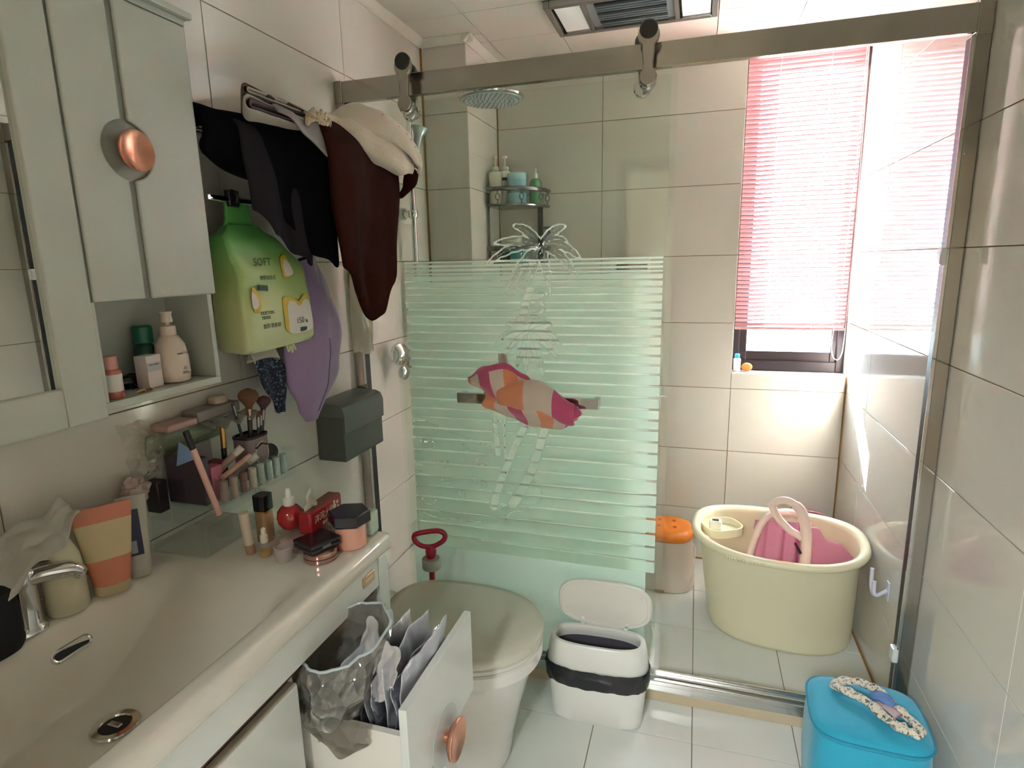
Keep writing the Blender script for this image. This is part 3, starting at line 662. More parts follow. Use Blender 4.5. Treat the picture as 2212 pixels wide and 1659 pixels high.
# soap basket on the back wall
sb = thing('wall_soap_tray', (0.84, 2.80, 1.37), 'white framed wall basket with a dark sponge behind the glass doors', 'soap tray')
bm = B(); x0, x1, ya, yb_, z0, z1 = 0.752, 0.932, 2.775, 2.841, 1.378, 1.450
box(bm, (x0, ya, z0), (x1, yb_, z0 + 0.006))
for a, b in ((z0 + 0.006, z0 + 0.016), (z1 - 0.012, z1)): box(bm, (x0, ya, a), (x1, ya + 0.005, b)); box(bm, (x0, ya, a), (x0 + 0.005, yb_, b)); box(bm, (x1 - 0.005, ya, a), (x1, yb_, b))
for x in (x0, x1 - 0.016): box(bm, (x, ya - 0.0005, z0), (x + 0.016, ya + 0.005, z1))
obj('basket', bm, WHITE, sb, smooth=False)
tag(obj('bath_sponge', bx((0.775, 2.785, 1.385), (0.915, 2.835, 1.462)), mat('sponge_brown', '#6d5a5c', 0.95, bump=0.6, bscale=120), bevel=0.012), 'dark brown sponge standing in the white wall basket', 'sponge')
# window sill things
bottle('sill_bottle', 'white bottle with a blue cap on the window sill', 'bottle', (1.322, 2.885, 0.9342), [(0.014, 0), (0.016, 0.003), (0.016, 0.058), (0.009, 0.064)], mat('sill_white', '#efe6dc', 0.4), mat('sill_blue', '#3aa0cf', 0.35), [(0.010, 0.062), (0.011, 0.064), (0.011, 0.080), (0.009, 0.082)])
bm = B(); loft(bm, [[(1.366 + rx * math.cos(a), 2.89 + y, 0.9555 + rz2 * math.sin(a)) for a in [2 * PI * k / 24 for k in range(24)]] for y, rx, rz2 in ((-0.012, 0.012, 0.010), (-0.009, 0.021, 0.017), (0, 0.026, 0.021), (0.009, 0.021, 0.017), (0.012, 0.012, 0.010))])
tag(obj('soap_bar', bm, thin_mat('soap_orange', '#f0a25a', 0.4, 0.4), subs=1), 'orange oval soap bar leaning on the window sill', 'soap')

# ================================================================== tub, stools, toilet, bin
TUB = mat('tub_cream', '#efe6c4', 0.32)
tb = thing('bath_tub', (1.485, 2.35, 0.0), 'tall cream plastic soaking tub standing in the corner of the shower', 'bath tub')
def tub_rings():
    R = []; S = 64
    def ring(t, off, z):
        """t = 0 base .. 1 rim"""
        cx_, cy_ = lerp(1.492, 1.458, t), lerp(2.385, 2.300, t)
        a, b = lerp(0.262, 0.280, t) + off, lerp(0.215, 0.222, t) + off
        return sup(a, b, 2.5, S, z, (cx_, cy_), math.radians(-5))
    H = 0.405
    for z in (0.0, 0.004, 0.02, 0.06, 0.12, 0.18, 0.24, 0.30, 0.35, 0.385): R.append(ring(z / H, -0.012 if z == 0 else (-0.004 if z == 0.004 else 0), z))
    # rolled rim
    for o, z in ((0.016, 0.388), (0.026, 0.394), (0.030, 0.404), (0.026, 0.415), (0.016, 0.420), (0.004, 0.418), (-0.004, 0.410), (-0.006, 0.395)): R.append(ring(min(1, z / H), o, z))
    for z in (0.34, 0.26, 0.18, 0.10, 0.04, 0.022): R.append(ring(z / H, -0.010, z))
    R.append(ring(0, -0.05, 0.014))
    def lift(p):                                                    # both ends of the rim rise a little
        k = ((p[0] - 1.46) / 0.3) ** 2 * 0.016 * smooth01((p[2] - 0.3) / 0.1)
        return (min(p[0], W - 0.004), p[1], p[2] + k)
    return [[lift(p) for p in r] for r in R]
obj('tub_shell', loft(B(), tub_rings()), TUB, tb, angle=60)
rib = B()
for k in range(14):
    a = math.radians(236 + 1.9 * k); x = 1.458 + 0.311 * math.copysign(abs(math.cos(a)) ** .8, math.cos(a)); y = 2.300 + 0.253 * math.copysign(abs(math.sin(a)) ** .8, math.sin(a))
    rib = tube([(x, y, 0.399), (x + 0.002, y - 0.003, 0.411)], 0.0022, 6, rib)
obj('grip_ribs', rib, TUB, tb)
# soap shelf with thermometer clipped to the tub rim
sh = obj('soap_shelf', B() if False else loft(B(), [[(p[0], p[1], p[2]) for p in sup(0.072, 0.060, 3, 32, z, (1.262, 2.32), 0.5)] for z in (0.392, 0.396)] + [[(p[0], p[1], p[2]) for p in sup(a, b, 3, 32, z, (1.262, 2.32), 0.5)] for a, b, z in ((0.074, 0.062, 0.424), (0.069, 0.057, 0.424), (0.066, 0.054, 0.400))]), TUB, tb)
th_ = obj('thermometer', bx((1.215, 2.30, 0.402), (1.262, 2.338, 0.438)), mat('thermo_white', '#f3efe2', 0.3), sh, bevel=0.005)
obj('display', bx((1.226, 2.310, 0.438), (1.250, 2.326, 0.4392)), mat('thermo_display', '#3a3f44', 0.2), th_, smooth=False)
# pink folding basin in the tub
PINK = mat('pink_soft', '#d98ba6', 0.40); PALE = mat('pale_pink', '#f0d3c8', 0.35)
fb_ = thing('folding_basin', (1.47, 2.30, 0.05), 'pink collapsible foot basin with a pale carry handle standing in the cream tub', 'basin')
def basin_ring(k):
    return k
FB = fr((1.475, 2.30, 0.075), (0.90, 0.35, -0.12), (-0.20, 0.10, 1.0))     # local x across, y up, z out towards the camera
def shell(u, v):
    # rounded tray, open towards the left: ribs run across the bottom
    a = lerp(-0.135, 0.120, u); b = lerp(0.0, 0.40, v)
    w = 1 - (abs(a) / 0.16) ** 4 * 0.05
    dz = 0.05 * math.cos(PI * a / 0.30) + 0.010 * math.sin(a * 95)
    return FB @ Vector((a * (1 - 0.10 * v), b * w - 0.02, dz))
obj('ribbed_shell', surf(48, 12, shell), PINK, fb_, solid=0.006)
rim_pts = spline([FB @ Vector(p) for p in ((-0.150, 0.0, 0.02), (-0.148, 0.22, 0.03), (-0.115, 0.375, 0.05), (-0.04, 0.418, 0.055), (0.035, 0.400, 0.05), (0.075, 0.34, 0.05), (0.105, 0.22, 0.06), (0.118, 0.0, 0.06))], 8)
obj('rim_band', tube(rim_pts, 0.0135, 10, flat=1.0), PALE, fb_)
hp = spline([(1.424, 2.262, 0.535), (1.452, 2.258, 0.565), (1.490, 2.250, 0.568), (1.528, 2.244, 0.535), (1.546, 2.236, 0.470), (1.550, 2.225, 0.39), (1.548, 2.215, 0.29)], 8)
obj('carry_handle', tube(hp, [0.012] * 20 + [0.016] * (len(hp) - 20), 12, flat=1.2), PALE, fb_)
hp2 = spline([(1.432, 2.262, 0.540), (1.452, 2.260, 0.500), (1.490, 2.250, 0.462), (1.530, 2.240, 0.440), (1.546, 2.236, 0.430)], 8)
obj('handle_loop', tube(hp2, 0.013, 12, flat=1.1), PALE, fb_)
def side(u, v):
    a = lerp(0, 0.185, u); top = interp([(0, 0.475), (0.25, 0.470), (0.45, 0.418), (0.7, 0.405), (1, 0.350)], u)
    return (1.545 + a, 2.262 + 0.02 * math.sin(PI * v) + 0.05 * u, lerp(top, 0.12, v))
obj('side_wall', surf(20, 10, side), PINK, fb_, subs=1, solid=0.012)
for q, (x, y, z) in enumerate(((1.512, 2.222, 0.42), (1.497, 2.214, 0.325))):
    obj('strap', tube([(x, y, z), (x + 0.02, y - 0.004, z - 0.035)], [0.007, 0.009], 8, flat=0.6), mat('strap_black', '#2a2024', 0.6), fb_)
# round pink bowl behind the tub
pk = thing('wash_bowl', (1.655, 2.715, 0.0), 'dusty pink washbowl leaning behind the cream tub against the wall', 'bowl')
bowl = lathe([(0.09, 0.0), (0.10, 0.004), (0.125, 0.06), (0.15, 0.10), (0.156, 0.104), (0.150, 0.108), (0.120, 0.062), (0.095, 0.010)], 36)
obj('bowl_shell', bowl, mat('dusty_pink', '#c98f93', 0.35), pk, frame=Matrix.Translation((1.65, 2.79, 0.165)) @ Matrix.Rotation(math.radians(72), 4, 'X'))
obj('bowl_stand', tube([(1.58, 2.76, 0.004), (1.58, 2.80, 0.02), (1.73, 2.80, 0.02), (1.73, 2.76, 0.004)], 0.004, 6), mat('dusty_pink', '#c98f93'), pk)

# storage stool with an orange cushion
ss = thing('storage_stool', (1.045, 2.605, 0.0), 'white storage stool with an orange tufted lid behind the glass door', 'stool')
SW_ = mat('stool_blush', '#e6d2c4', 0.35)
obj('stool_body', loft(B(), [sup(a, b, 2.6, 44, z, (1.045, 2.605)) for a, b, z in ((0.118, 0.118, 0.0), (0.128, 0.128, 0.004), (0.126, 0.126, 0.05), (0.120, 0.120, 0.14), (0.112, 0.112, 0.225), (0.116, 0.116, 0.232))]), SW_, ss)
cu = B()
def cush(z, a): return sup(a, a, 2.6, 44, z, (1.045, 2.605))
loft(cu, [cush(0.232, 0.108), cush(0.236, 0.116), cush(0.250, 0.117), cush(0.264, 0.108), cush(0.272, 0.090), cush(0.275, 0.05), cush(0.276, 0.012)])
c_ = obj('cushion_lid', cu, mat('orange_vinyl', '#f08a2c', 0.35), ss)
for dx, dy in ((0.03, 0.03), (0.035, -0.035), (-0.035, 0.03), (-0.035, -0.035)): obj('button', lathe([(0.008, 0.0), (0.009, 0.003), (0.005, 0.006)], 12, (1.045 + dx, 2.605 + dy, 0.2745)), mat('orange_button', '#d9731f', 0.4), c_)
obj('carry_cord', tube(spline([(1.156, 2.545, 0.225), (1.170, 2.52, 0.20), (1.163, 2.50, 0.12), (1.150, 2.515, 0.05), (1.158, 2.53, 0.012)], 8), 0.003, 6), mat('cord_white', '#ece3d8', 0.6), ss)
obj('foot_notch', bx((1.005, 2.472, 0.0005), (1.045, 2.481, 0.012)), mat('notch_tan', '#b89a72', 0.6), ss, smooth=False)

# ---------------------------------------------------------------- toilet
POR = mat('porcelain', '#dcd8d2', 0.10, coat=0.4)
to = thing('toilet', (0.40, 1.44, 0.0), 'white one-piece toilet with a closed grey-white lid beside the open drawer', 'toilet')
LIDM = mat('toilet_lid', '#c8c4b4', 0.26)
def egg(a_b, a_f, b, z, cx_=0.50, cy_=1.44, S=56, n=2.25):
    """D/egg outline: back half length a_b, front half length a_f"""
    out = []
    for i in range(S):
        t = 2 * PI * i / S; ct, st = math.cos(t), math.sin(t)
        nn = n if ct > 0 else 3.2
        out.append((cx_ + (a_f if ct > 0 else a_b) * math.copysign(abs(ct) ** (2 / nn), ct), cy_ + b * math.copysign(abs(st) ** (2 / nn), st), z))
    return out
obj('bowl', loft(B(), [egg(0.30, 0.130, 0.125, 0.0, 0.50), egg(0.30, 0.150, 0.130, 0.006, 0.50), egg(0.30, 0.165, 0.132, 0.10, 0.50), egg(0.29, 0.190, 0.150, 0.20, 0.50), egg(0.27, 0.218, 0.172, 0.30, 0.50), egg(0.25, 0.235, 0.184, 0.345, 0.50), egg(0.24, 0.250, 0.193, 0.352, 0.50), egg(0.24, 0.250, 0.193, 0.385, 0.50), egg(0.235, 0.244, 0.188, 0.390, 0.50)]), POR, to)
obj('seat', loft(B(), [egg(0.235, 0.240, 0.186, 0.391), egg(0.24, 0.248, 0.192, 0.395), egg(0.24, 0.248, 0.192, 0.405), egg(0.235, 0.243, 0.187, 0.409)]), mat('seat_white', '#d4d0c6', 0.2), to)
obj('lid', loft(B(), [egg(0.237, 0.246, 0.190, 0.410), egg(0.243, 0.254, 0.196, 0.414), egg(0.243, 0.254, 0.196, 0.428), egg(0.236, 0.247, 0.189, 0.438), egg(0.205, 0.215, 0.160, 0.443), egg(0.10, 0.11, 0.08, 0.446), egg(0.01, 0.01, 0.01, 0.447)]), LIDM, to, angle=60)
obj('tank', loft(B(), [sup(0.115, 0.185, 5, 40, z, (0.125, 1.44)) for z in (0.02, 0.36)] + [sup(a, b, 5, 40, z, (0.125, 1.44)) for a, b, z in ((0.112, 0.182, 0.372), (0.05, 0.1, 0.376))]), POR, to)
# plunger behind the toilet
pg = thing('plunger', (0.30, 1.70, 0.0), 'plunger with a red loop handle standing between toilet and shower door', 'plunger')
RED = mat('plunger_red', '#b41f3f', 0.3)
obj('stick', tube([(0.300, 1.70, 0.10), (0.300, 1.70, 0.475)], 0.010, 12), RED, pg)
obj('collar', lathe([(0.011, 0), (0.017, 0.012), (0.019, 0.030), (0.012, 0.048)], 18, (0.300, 1.70, 0.462)), RED, pg)
lp = spline([(0.296, 1.70, 0.505), (0.268, 1.69, 0.512), (0.250, 1.685, 0.530), (0.252, 1.685, 0.552), (0.29, 1.70, 0.560), (0.328, 1.712, 0.562), (0.346, 1.718, 0.548), (0.342, 1.716, 0.528), (0.320, 1.708, 0.512)], 6, closed=True)
obj('loop_handle', tube(lp, 0.0085, 10, closed=True), RED, pg)
obj('bellows', lathe([(0.05, 0.0), (0.055, 0.01), (0.045, 0.03), (0.056, 0.05), (0.046, 0.07), (0.05, 0.09), (0.025, 0.105), (0.012, 0.12)], 28, (0.300, 1.70, 0.0)), mat('plunger_black', '#2c2a2b', 0.5), pg)
obj('cup_ring', lathe([(0.030, 0.0), (0.032, 0.004), (0.032, 0.034), (0.028, 0.038)], 24, (0.300, 1.70, 0.428)), mat('plunger_grey', '#b9b4a8', 0.4), pg)

# ---------------------------------------------------------------- bin
bn = thing('pedal_bin', (0.872, 1.682, 0.0), 'white oval bin with open lid and black bag in front of the shower door', 'bin')
BW = mat('bin_white', '#e6e5df', 0.30); BRZ = math.radians(8)
def bo(a, b, z, dx=0.0, n=2.9): return sup(a, b - 0.009, n, 56, z, (0.874 + dx, 1.682), 0.02)
obj('bin_body', loft(B(), [bo(0.138, 0.060, 0.0), bo(0.143, 0.064, 0.004), bo(0.150, 0.071, 0.08), bo(0.156, 0.076, 0.165), bo(0.157, 0.077, 0.200), bo(0.153, 0.073, 0.200), bo(0.146, 0.066, 0.08), bo(0.13, 0.055, 0.008)]), BW, bn)
obj('bin_collar', loft(B(), [bo(0.158, 0.078, 0.196), bo(0.160, 0.080, 0.200), bo(0.152, 0.076, 0.262), bo(0.148, 0.073, 0.278), bo(0.144, 0.070, 0.282), bo(0.134, 0.060, 0.281), bo(0.131, 0.057, 0.274), bo(0.135, 0.060, 0.255), bo(0.148, 0.070, 0.205)], caps=(False, False)), BW, bn)
bag = B()
def bagring(off, z, j, amp): return [(p[0] + amp * nz(p[0] * 60, p[1] * 60, j * 3), p[1] + amp * nz(p[0] * 60, p[1] * 60, j * 3 + 9), p[2] + amp * 1.2 * nz(p[0] * 40, p[1] * 40, j * 5)) for p in sup(0.157 + off, 0.068 + off, 2.9, 96, z, (0.874, 1.682), 0.02)]
loft(bag, [bagring(0.001, 0.198, 0, 0.0005), bagring(0.006, 0.203, 1, 0.003), bagring(0.009, 0.190, 2, 0.004), bagring(0.008, 0.172, 3, 0.005), bagring(0.006, 0.152, 4, 0.006), bagring(0.0015, 0.138, 5, 0.005)], caps=(False, False))
obj('bin_bag', bag, mat('bin_bag_black', '#191a1e', 0.22, spec=0.6), bn)
inn = B(); loft(inn, [bo(0.140, 0.062, 0.245), bo(0.138, 0.060, 0.16), bo(0.136, 0.058, 0.06), bo(0.12, 0.05, 0.03)], caps=(False, True))
obj('bag_lining', inn, mat('bag_lining_grey', '#56525a', 0.35), bn)
LF = fr((0.884, 1.742, 0.283), (1, 0.0, 0), (0.01, 0.075, 1.0))           # hinge line: lid stands open, leaning back
lid = B()
def lring(a, b, z, n=3.0): return [(p[0], p[1] * 1.14 + 0.076, p[2]) for p in sup(a, b, n, 56, z)]
loft(lid, [lring(0.140, 0.060, 0.004), lring(0.146, 0.066, 0.004), lring(0.150, 0.068, 0.0), lring(0.150, 0.068, -0.006), lring(0.146, 0.064, -0.012), lring(0.10, 0.04, -0.014), lring(0.01, 0.01, -0.014)][::-1] + [lring(0.138, 0.058, 0.0005), lring(0.05, 0.02, 0.0005), lring(0.004, 0.004, 0.0005)])
ld = obj('lid', lid, mat('bin_lid_white', '#e0dcd2', 0.3), bn, frame=LF)
for x in (-0.068, 0.072):
    obj('hinge', bx((x - 0.006, -0.012, -0.003), (x + 0.006, 0.020, 0.004)), BW, ld, smooth=False, frame=LF, bevel=0.002)
for x, y in ((-0.118, 0.045), (-0.120, 0.112), (0.118, 0.045), (0.119, 0.112)): obj('stud', lathe([(0.0034, 0), (0.0034, 0.003), (0.002, 0.004)], 10, (x, y, 0.0)), mat('bin_lid_white', '#e0dcd2'), ld, frame=LF)
obj('latch', bx((0.858, 1.630, 0.270), (0.872, 1.634, 0.277)), mat('latch_dark', '#3b3a38', 0.5), bn, smooth=False)

# ---------------------------------------------------------------- teal footstool
ts = thing('footstool', (1.602, 1.567, 0.0), 'teal upholstered square footstool beside the right wall', 'stool')
TEAL = mat('teal_fabric', '#1f9fbd', 0.75, sheen=0.3, var=0.12, vscale=40, bump=0.15, bscale=400)
def tring(off, z): return sup(0.136 + off, 0.124 + off, 4.2, 64, z * 0.94, (1.602, 1.567), math.radians(-3))
obj('stool_cover', loft(B(), [tring(-0.012, 0.012), tring(-0.002, 0.016), tring(0.003, 0.10), tring(0.003, 0.20), tring(0.0, 0.268)]), TEAL, ts)
obj('seat_pad', loft(B(), [tring(-0.004, 0.268), tring(0.0, 0.270), tring(0.001, 0.278), tring(-0.005, 0.288), tring(-0.020, 0.294), tring(-0.07, 0.298), tring(-0.117, 0.299)]), TEAL, ts)
pp = [Vector(p) for p in tring(0.002, 0.2785)]
obj('piping', tube(pp, 0.0028, 6, closed=True), mat('teal_piping', '#178ba8', 0.7), ts)
for dx, dy in ((-1, -1), (1, -1), (1, 1), (-1, 1)): obj('foot', lathe([(0.012, 0), (0.014, 0.012), (0.016, 0.016)], 14, (1.602 + dx * 0.10, 1.567 + dy * 0.09, 0.0)), mat('foot_brown', '#6b564c', 0.5), ts)
# patterned cotton headband on the stool
def pattern_mat(name, base, inks, scale=90):
    m, t, out = nt(name)
    p = nd(t, 'ShaderNodeBsdfPrincipled'); p.inputs['Roughness'].default_value = 0.9; p.inputs['Base Color'].default_value = _c(base)
    tc = nd(t, 'ShaderNodeTexCoord'); prev = None
    for k, ink in enumerate(inks):
        v = nd(t, 'ShaderNodeTexNoise', Scale=scale * (1 + 0.35 * k), Detail=1.5); mp = nd(t, 'ShaderNodeMapping'); mp.inputs['Location'].default_value = (k * 3.1, k * 1.7, k)
        t.links.new(tc.outputs['Object'], mp.inputs['Vector']); t.links.new(mp.outputs[0], v.inputs['Vector'])
        cr_ = nd(t, 'ShaderNodeMapRange'); cr_.inputs[1].default_value = 0.60; cr_.inputs[2].default_value = 0.64
        t.links.new(v.outputs['Fac'], cr_.inputs[0])
        mx = nd(t, 'ShaderNodeMix', data_type='RGBA'); mx.inputs[6].default_value = _c(base); mx.inputs[7].default_value = _c(ink)
        t.links.new(cr_.outputs[0], mx.inputs[0])
        if prev is not None: t.links.new(prev, mx.inputs[6])
        prev = mx.outputs[2]
    t.links.new(prev, p.inputs['Base Color']); t.links.new(p.outputs[0], out.inputs[0]); MATS[name] = m
    return m
HB = pattern_mat('headband_print', '#d8cdb8', ['#5c6a5a', '#6e5648', '#8b9aa6'])
HBT = Matrix.Translation((-0.008, -0.030, -0.0178))
hb = thing('headband', (1.632, 1.57, 0.2812), 'cream printed cotton headband lying crumpled on the teal footstool', 'headband')
loop = spline([(1.545, 1.655, 0.304), (1.575, 1.675, 0.306), (1.620, 1.672, 0.308), (1.652, 1.650, 0.307), (1.672, 1.605, 0.305), (1.698, 1.560, 0.306), (1.708, 1.522, 0.306), (1.680, 1.512, 0.309), (1.645, 1.540, 0.310), (1.618, 1.580, 0.312), (1.588, 1.612, 0.312), (1.556, 1.632, 0.310)], 8, closed=True)
def band(pts, w, amp, seed):
    bm = B(); rings = []; n = len(pts)
    for i, p in enumerate(pts):
        d = (pts[(i + 1) % n] - pts[i - 1]).normalized(); s = d.cross(Vector((0, 0, 1))).normalized()
        k = w * (0.8 + 0.4 * nz(i * 0.21, seed, 0)); h = 0.014 + 0.006 * nz(i * 0.4, seed, 3)
        rg = []
        for q in range(12):
            a = 2 * PI * q / 12
            wob = 1 + amp * nz(i * 0.35, q * 0.9, seed)
            rg.append(p + s * (k * math.cos(a) * wob) + Vector((0, 0, max(0.0006 - (p.z - 0.2995), h * math.sin(a) * wob * 0.7 + h * 0.5))))
        rings.append(rg)
    vs = [[bm.verts.new(p) for p in r] for r in rings]
    for i in range(n):
        for q in range(12): bm.faces.new((vs[i][q], vs[i][(q + 1) % 12], vs[(i + 1) % n][(q + 1) % 12], vs[(i + 1) % n][q]))
    return bm
obj('band', band(loop, 0.017, 0.55, 2.0), HB, hb, subs=1, frame=HBT)
bow = B(); tube(spline([(1.630, 1.628, 0.315), (1.648, 1.610, 0.328), (1.668, 1.590, 0.322)], 6), [0.012, 0.017, 0.019, 0.020, 0.020, 0.019, 0.018, 0.018, 0.017, 0.016, 0.014, 0.012, 0.010], 12, bow, flat=0.6)
obj('blue_knot', bow, mat('headband_blue', '#5f7fb4', 0.85), hb, frame=HBT)
obj('lining_tab', tube(spline([(1.640, 1.615, 0.310), (1.655, 1.585, 0.318), (1.672, 1.565, 0.313)], 5), 0.014, 10, flat=0.5), mat('lining_pink', '#b9a2a8', 0.85), hb, frame=HBT)

# white stick-on hook on the right wall inside the shower
hk = thing('wall_hook', (1.765, 2.06, 0.33), 'white plastic stick-on hook low on the right wall', 'hook')
HKM = mat('hook_white', '#dcdcea', 0.35)
obj('base_plate', bx((1.7665, 2.035, 0.335), (1.7698, 2.062, 0.400)), HKM, hk, smooth=False, bevel=0.001)
obj('hook_arm', tube(spline([(1.768, 2.050, 0.368), (1.756, 2.058, 0.352), (1.744, 2.066, 0.338), (1.737, 2.070, 0.342), (1.735, 2.072, 0.362), (1.735, 2.072, 0.384)], 6), 0.0065, 10), HKM, hk)
obj('upper_prong', tube(spline([(1.745, 2.066, 0.337), (1.739, 2.088, 0.332), (1.735, 2.100, 0.352), (1.734, 2.104, 0.385), (1.734, 2.105, 0.414)], 6), 0.0065, 10), HKM, hk)

# ================================================================== vanity
PAINT = mat('vanity_white', '#d3d6d0', 0.28, coat=0.2)
EDGE = mat('board_edge_brown', '#5a3a32', 0.6)
CER = mat('basin_ceramic', '#d9d3c6', 0.12, coat=0.5)
COPPER = mat('rose_copper', '#d79a80', 0.28, metal=0.85)
ZT = 0.85; VX = 0.478; VY0, VY1 = -0.10, 1.128
wt = thing('washbasin', (0.24, 0.55, 0.805), 'wide white ceramic washbasin top with integrated trough', 'basin')
def basin_z(x, y):
    ex = smooth01((x - 0.080) / 0.075) * smooth01((0.440 - x) / 0.065)
    ey = smooth01((y - 0.12) / 0.22) * smooth01((0.930 - y) / 0.300)
    return ZT - 0.132 * ex * ey
nx_, ny_ = 64, 120
xs = [0.0] + [0.003 + (VX - 0.016 - 0.003) * i / nx_ for i in range(nx_ + 1)]
bm = B(); rows_ = []
ys = [VY0 + (VY1 - 0.012 - VY0) * j / ny_ for j in range(ny_ + 1)]
rc = [(VX - 0.010, -0.0012), (VX - 0.005, -0.0042), (VX - 0.0015, -0.009), (VX, -0.016), (VX, -0.038), (VX - 0.003, -0.043), (VX - 0.03, -0.043)]
def colpts(y, drop=0.0, sh=0.0): return [(x, y, basin_z(x, y) - drop) for x in xs] + [(x - sh, y, ZT + dz - drop if dz > -0.03 else ZT + dz) for x, dz in rc]
cols = [colpts(y) for y in ys]
for dy, dz in ((0.005, 0.0015), (0.009, 0.005), (0.0115, 0.010), (0.012, 0.018), (0.012, 0.040)): cols.append([(p[0], ys[-1] + dy, min(p[2], ZT - dz)) for p in colpts(ys[-1])])
loft(bm, cols, caps=(False, False), closed=False)
obj('basin_top', bm, CER, wt, angle=70)
dr = B(); lathe([(0.034, 0.0), (0.036, 0.002), (0.034, 0.0045), (0.024, 0.0045), (0.022, 0.001), (0.004, 0.0005)], 32, (0.252, 0.607, basin_z(0.252, 0.607) + 0.001), bm=dr)
dro = obj('drain_ring', dr, CHROME, wt)
obj('drain_gap', lathe([(0.0215, 0), (0.0215, 0.0012), (0.002, 0.0014)], 28, (0.252, 0.607, basin_z(0.252, 0.607) + 0.0022)), DARK, dro)
obj('drain_plug', bx((0.240, 0.602, basin_z(0.252, 0.607) + 0.003), (0.264, 0.612, basin_z(0.252, 0.607) + 0.0065)), CHROME, dro, bevel=0.002)
OF = fr((0.1085, 0.655, 0.800), (0, 1, 0), (-0.55, 0, 0.83))
obj('overflow_ring', tube([OF @ Vector(p) for p in ([(0.024 + 0.009 * math.cos(a), 0.009 * math.sin(a), 0.003) for a in [math.radians(-90 + 18 * k) for k in range(11)]] + [(-0.024 + 0.009 * math.cos(a), 0.009 * math.sin(a), 0.003) for a in [math.radians(90 + 18 * k) for k in range(11)]])], 0.0035, 8, closed=True), CHROME, wt)
obj('overflow_slot', prism([(0.024 + 0.007 * math.cos(a), 0.007 * math.sin(a)) for a in [math.radians(-90 + 18 * k) for k in range(11)]] + [(-0.024 + 0.007 * math.cos(a), 0.007 * math.sin(a)) for a in [math.radians(90 + 18 * k) for k in range(11)]], 0.0, 0.004, 'z'), DARK, wt, smooth=False, frame=OF)
# carcass
vc = thing('vanity_cabinet', (0.24, 0.55, 0.0), 'white wall-hung vanity cabinet with a gold plate and one drawer pulled out', 'cabinet')
car = B(); T = 0.016
box(car, (0.006, VY1 - 0.052, 0.30), (VX - 0.012, VY1 - 0.018, 0.806)); box(car, (0.006, VY0, 0.30), (0.012, VY1 - 0.052, 0.806)); box(car, (0.012, VY0, 0.30), (VX - 0.03, VY1 - 0.052, 0.316)); box(car, (0.012, VY0, 0.30), (VX - 0.03, VY0 + T, 0.806)); box(car, (0.012, 0.784, 0.316), (VX - 0.03, 0.796, 0.735))
obj('carcass', car, PAINT, vc, smooth=False)
obj('end_leg', bx((VX - 0.034, VY1 - 0.050, 0.0), (VX - 0.004, VY1 - 0.010, 0.806)), PAINT, vc, smooth=False, bevel=0.003)
obj('apron', bx((VX - 0.024, VY0, 0.740), (VX - 0.006, VY1 - 0.052, 0.8065)), PAINT, vc, smooth=False, bevel=0.001)
obj('apron_underside', bx((VX - 0.036, VY0, 0.722), (VX - 0.020, VY1 - 0.056, 0.742)), EDGE, vc, smooth=False)
np_ = obj('maker_plate', bx((VX - 0.0065, 1.011, 0.768), (VX - 0.0035, 1.057, 0.791)), mat('plate_gold', '#c9a983', 0.3, metal=0.8), vc, smooth=False, bevel=0.001)
obj('plate_lines', bx((VX - 0.0036, 1.020, 0.777), (VX - 0.0031, 1.049, 0.783)), mat('plate_pale', '#e6d3b4', 0.4), np_, smooth=False)
ud = obj('slide_bar', bx((VX - 0.16, 0.935, 0.700), (VX - 0.028, 1.030, 0.722)), mat('copper_board', '#c9906f', 0.4), vc, smooth=False, bevel=0.003)
# closed drawer on the left
cd = obj('closed_drawer', bx((VX - 0.024, VY0, 0.505), (VX - 0.006, 0.780, 0.712)), PAINT, vc, smooth=False, bevel=0.002)
obj('drawer_edge', bx((VX - 0.025, VY0, 0.7115), (VX - 0.008, 0.780, 0.7135)), mat('edge_cream', '#b9b09c', 0.5), cd, smooth=False)
obj('lower_drawer', bx((VX - 0.024, VY0, 0.305), (VX - 0.006, VY1 - 0.052, 0.500)), PAINT, vc, smooth=False, bevel=0.002)
def round_knob(parent, c, nrm, r=0.040):
    """dished copper disc on a short stem; c = wall point, nrm = outward direction"""
    up = (0, 0, 1); F = fr(c, Vector(up).cross(Vector(nrm)), up)
    k = obj('knob', lathe([(0.012, 0.0), (0.012, 0.010), (r * 0.7, 0.014), (r * 0.97, 0.022), (r, 0.027), (r * 0.97, 0.029), (r * 0.86, 0.0265), (r * 0.5, 0.022), (0.002, 0.020)], 44), COPPER, parent, frame=F)
    return k
# the drawer that is pulled out
pdw = obj('open_drawer', bx((0.659, 0.802, 0.487), (0.675, 1.117, 0.684)), PAINT, vc, smooth=False, bevel=0.0015)
gr_ = B()
box(gr_, (0.30, 0.806, 0.500), (0.660, 0.818, 0.626)); box(gr_, (0.30, 1.050, 0.500), (0.660, 1.062, 0.626)); box(gr_, (0.30, 0.806, 0.492), (0.660, 1.062, 0.502)); box(gr_, (0.288, 0.806, 0.492), (0.300, 1.062, 0.626))
obj('drawer_box', gr_, mat('drawer_white', '#d8d4cc', 0.35), pdw, smooth=False)
obj('drawer_runner', bx((0.25, 0.797, 0.490), (0.655, 0.806, 0.505)), mat('runner_dark', '#3c4142', 0.4, metal=0.6), pdw, smooth=False)
round_knob(pdw, (0.675, 0.955, 0.500), (1, 0, 0), 0.043)
obj('routed_bay', lathe([(0.062, 0), (0.062, 0.0006), (0.055, 0.0006)], 40), mat('routed_white', '#c3c8c6', 0.35), pdw, frame=fr((0.6752, 0.955, 0.500), (0, 1, 0), (0, 0, 1)), smooth=False)

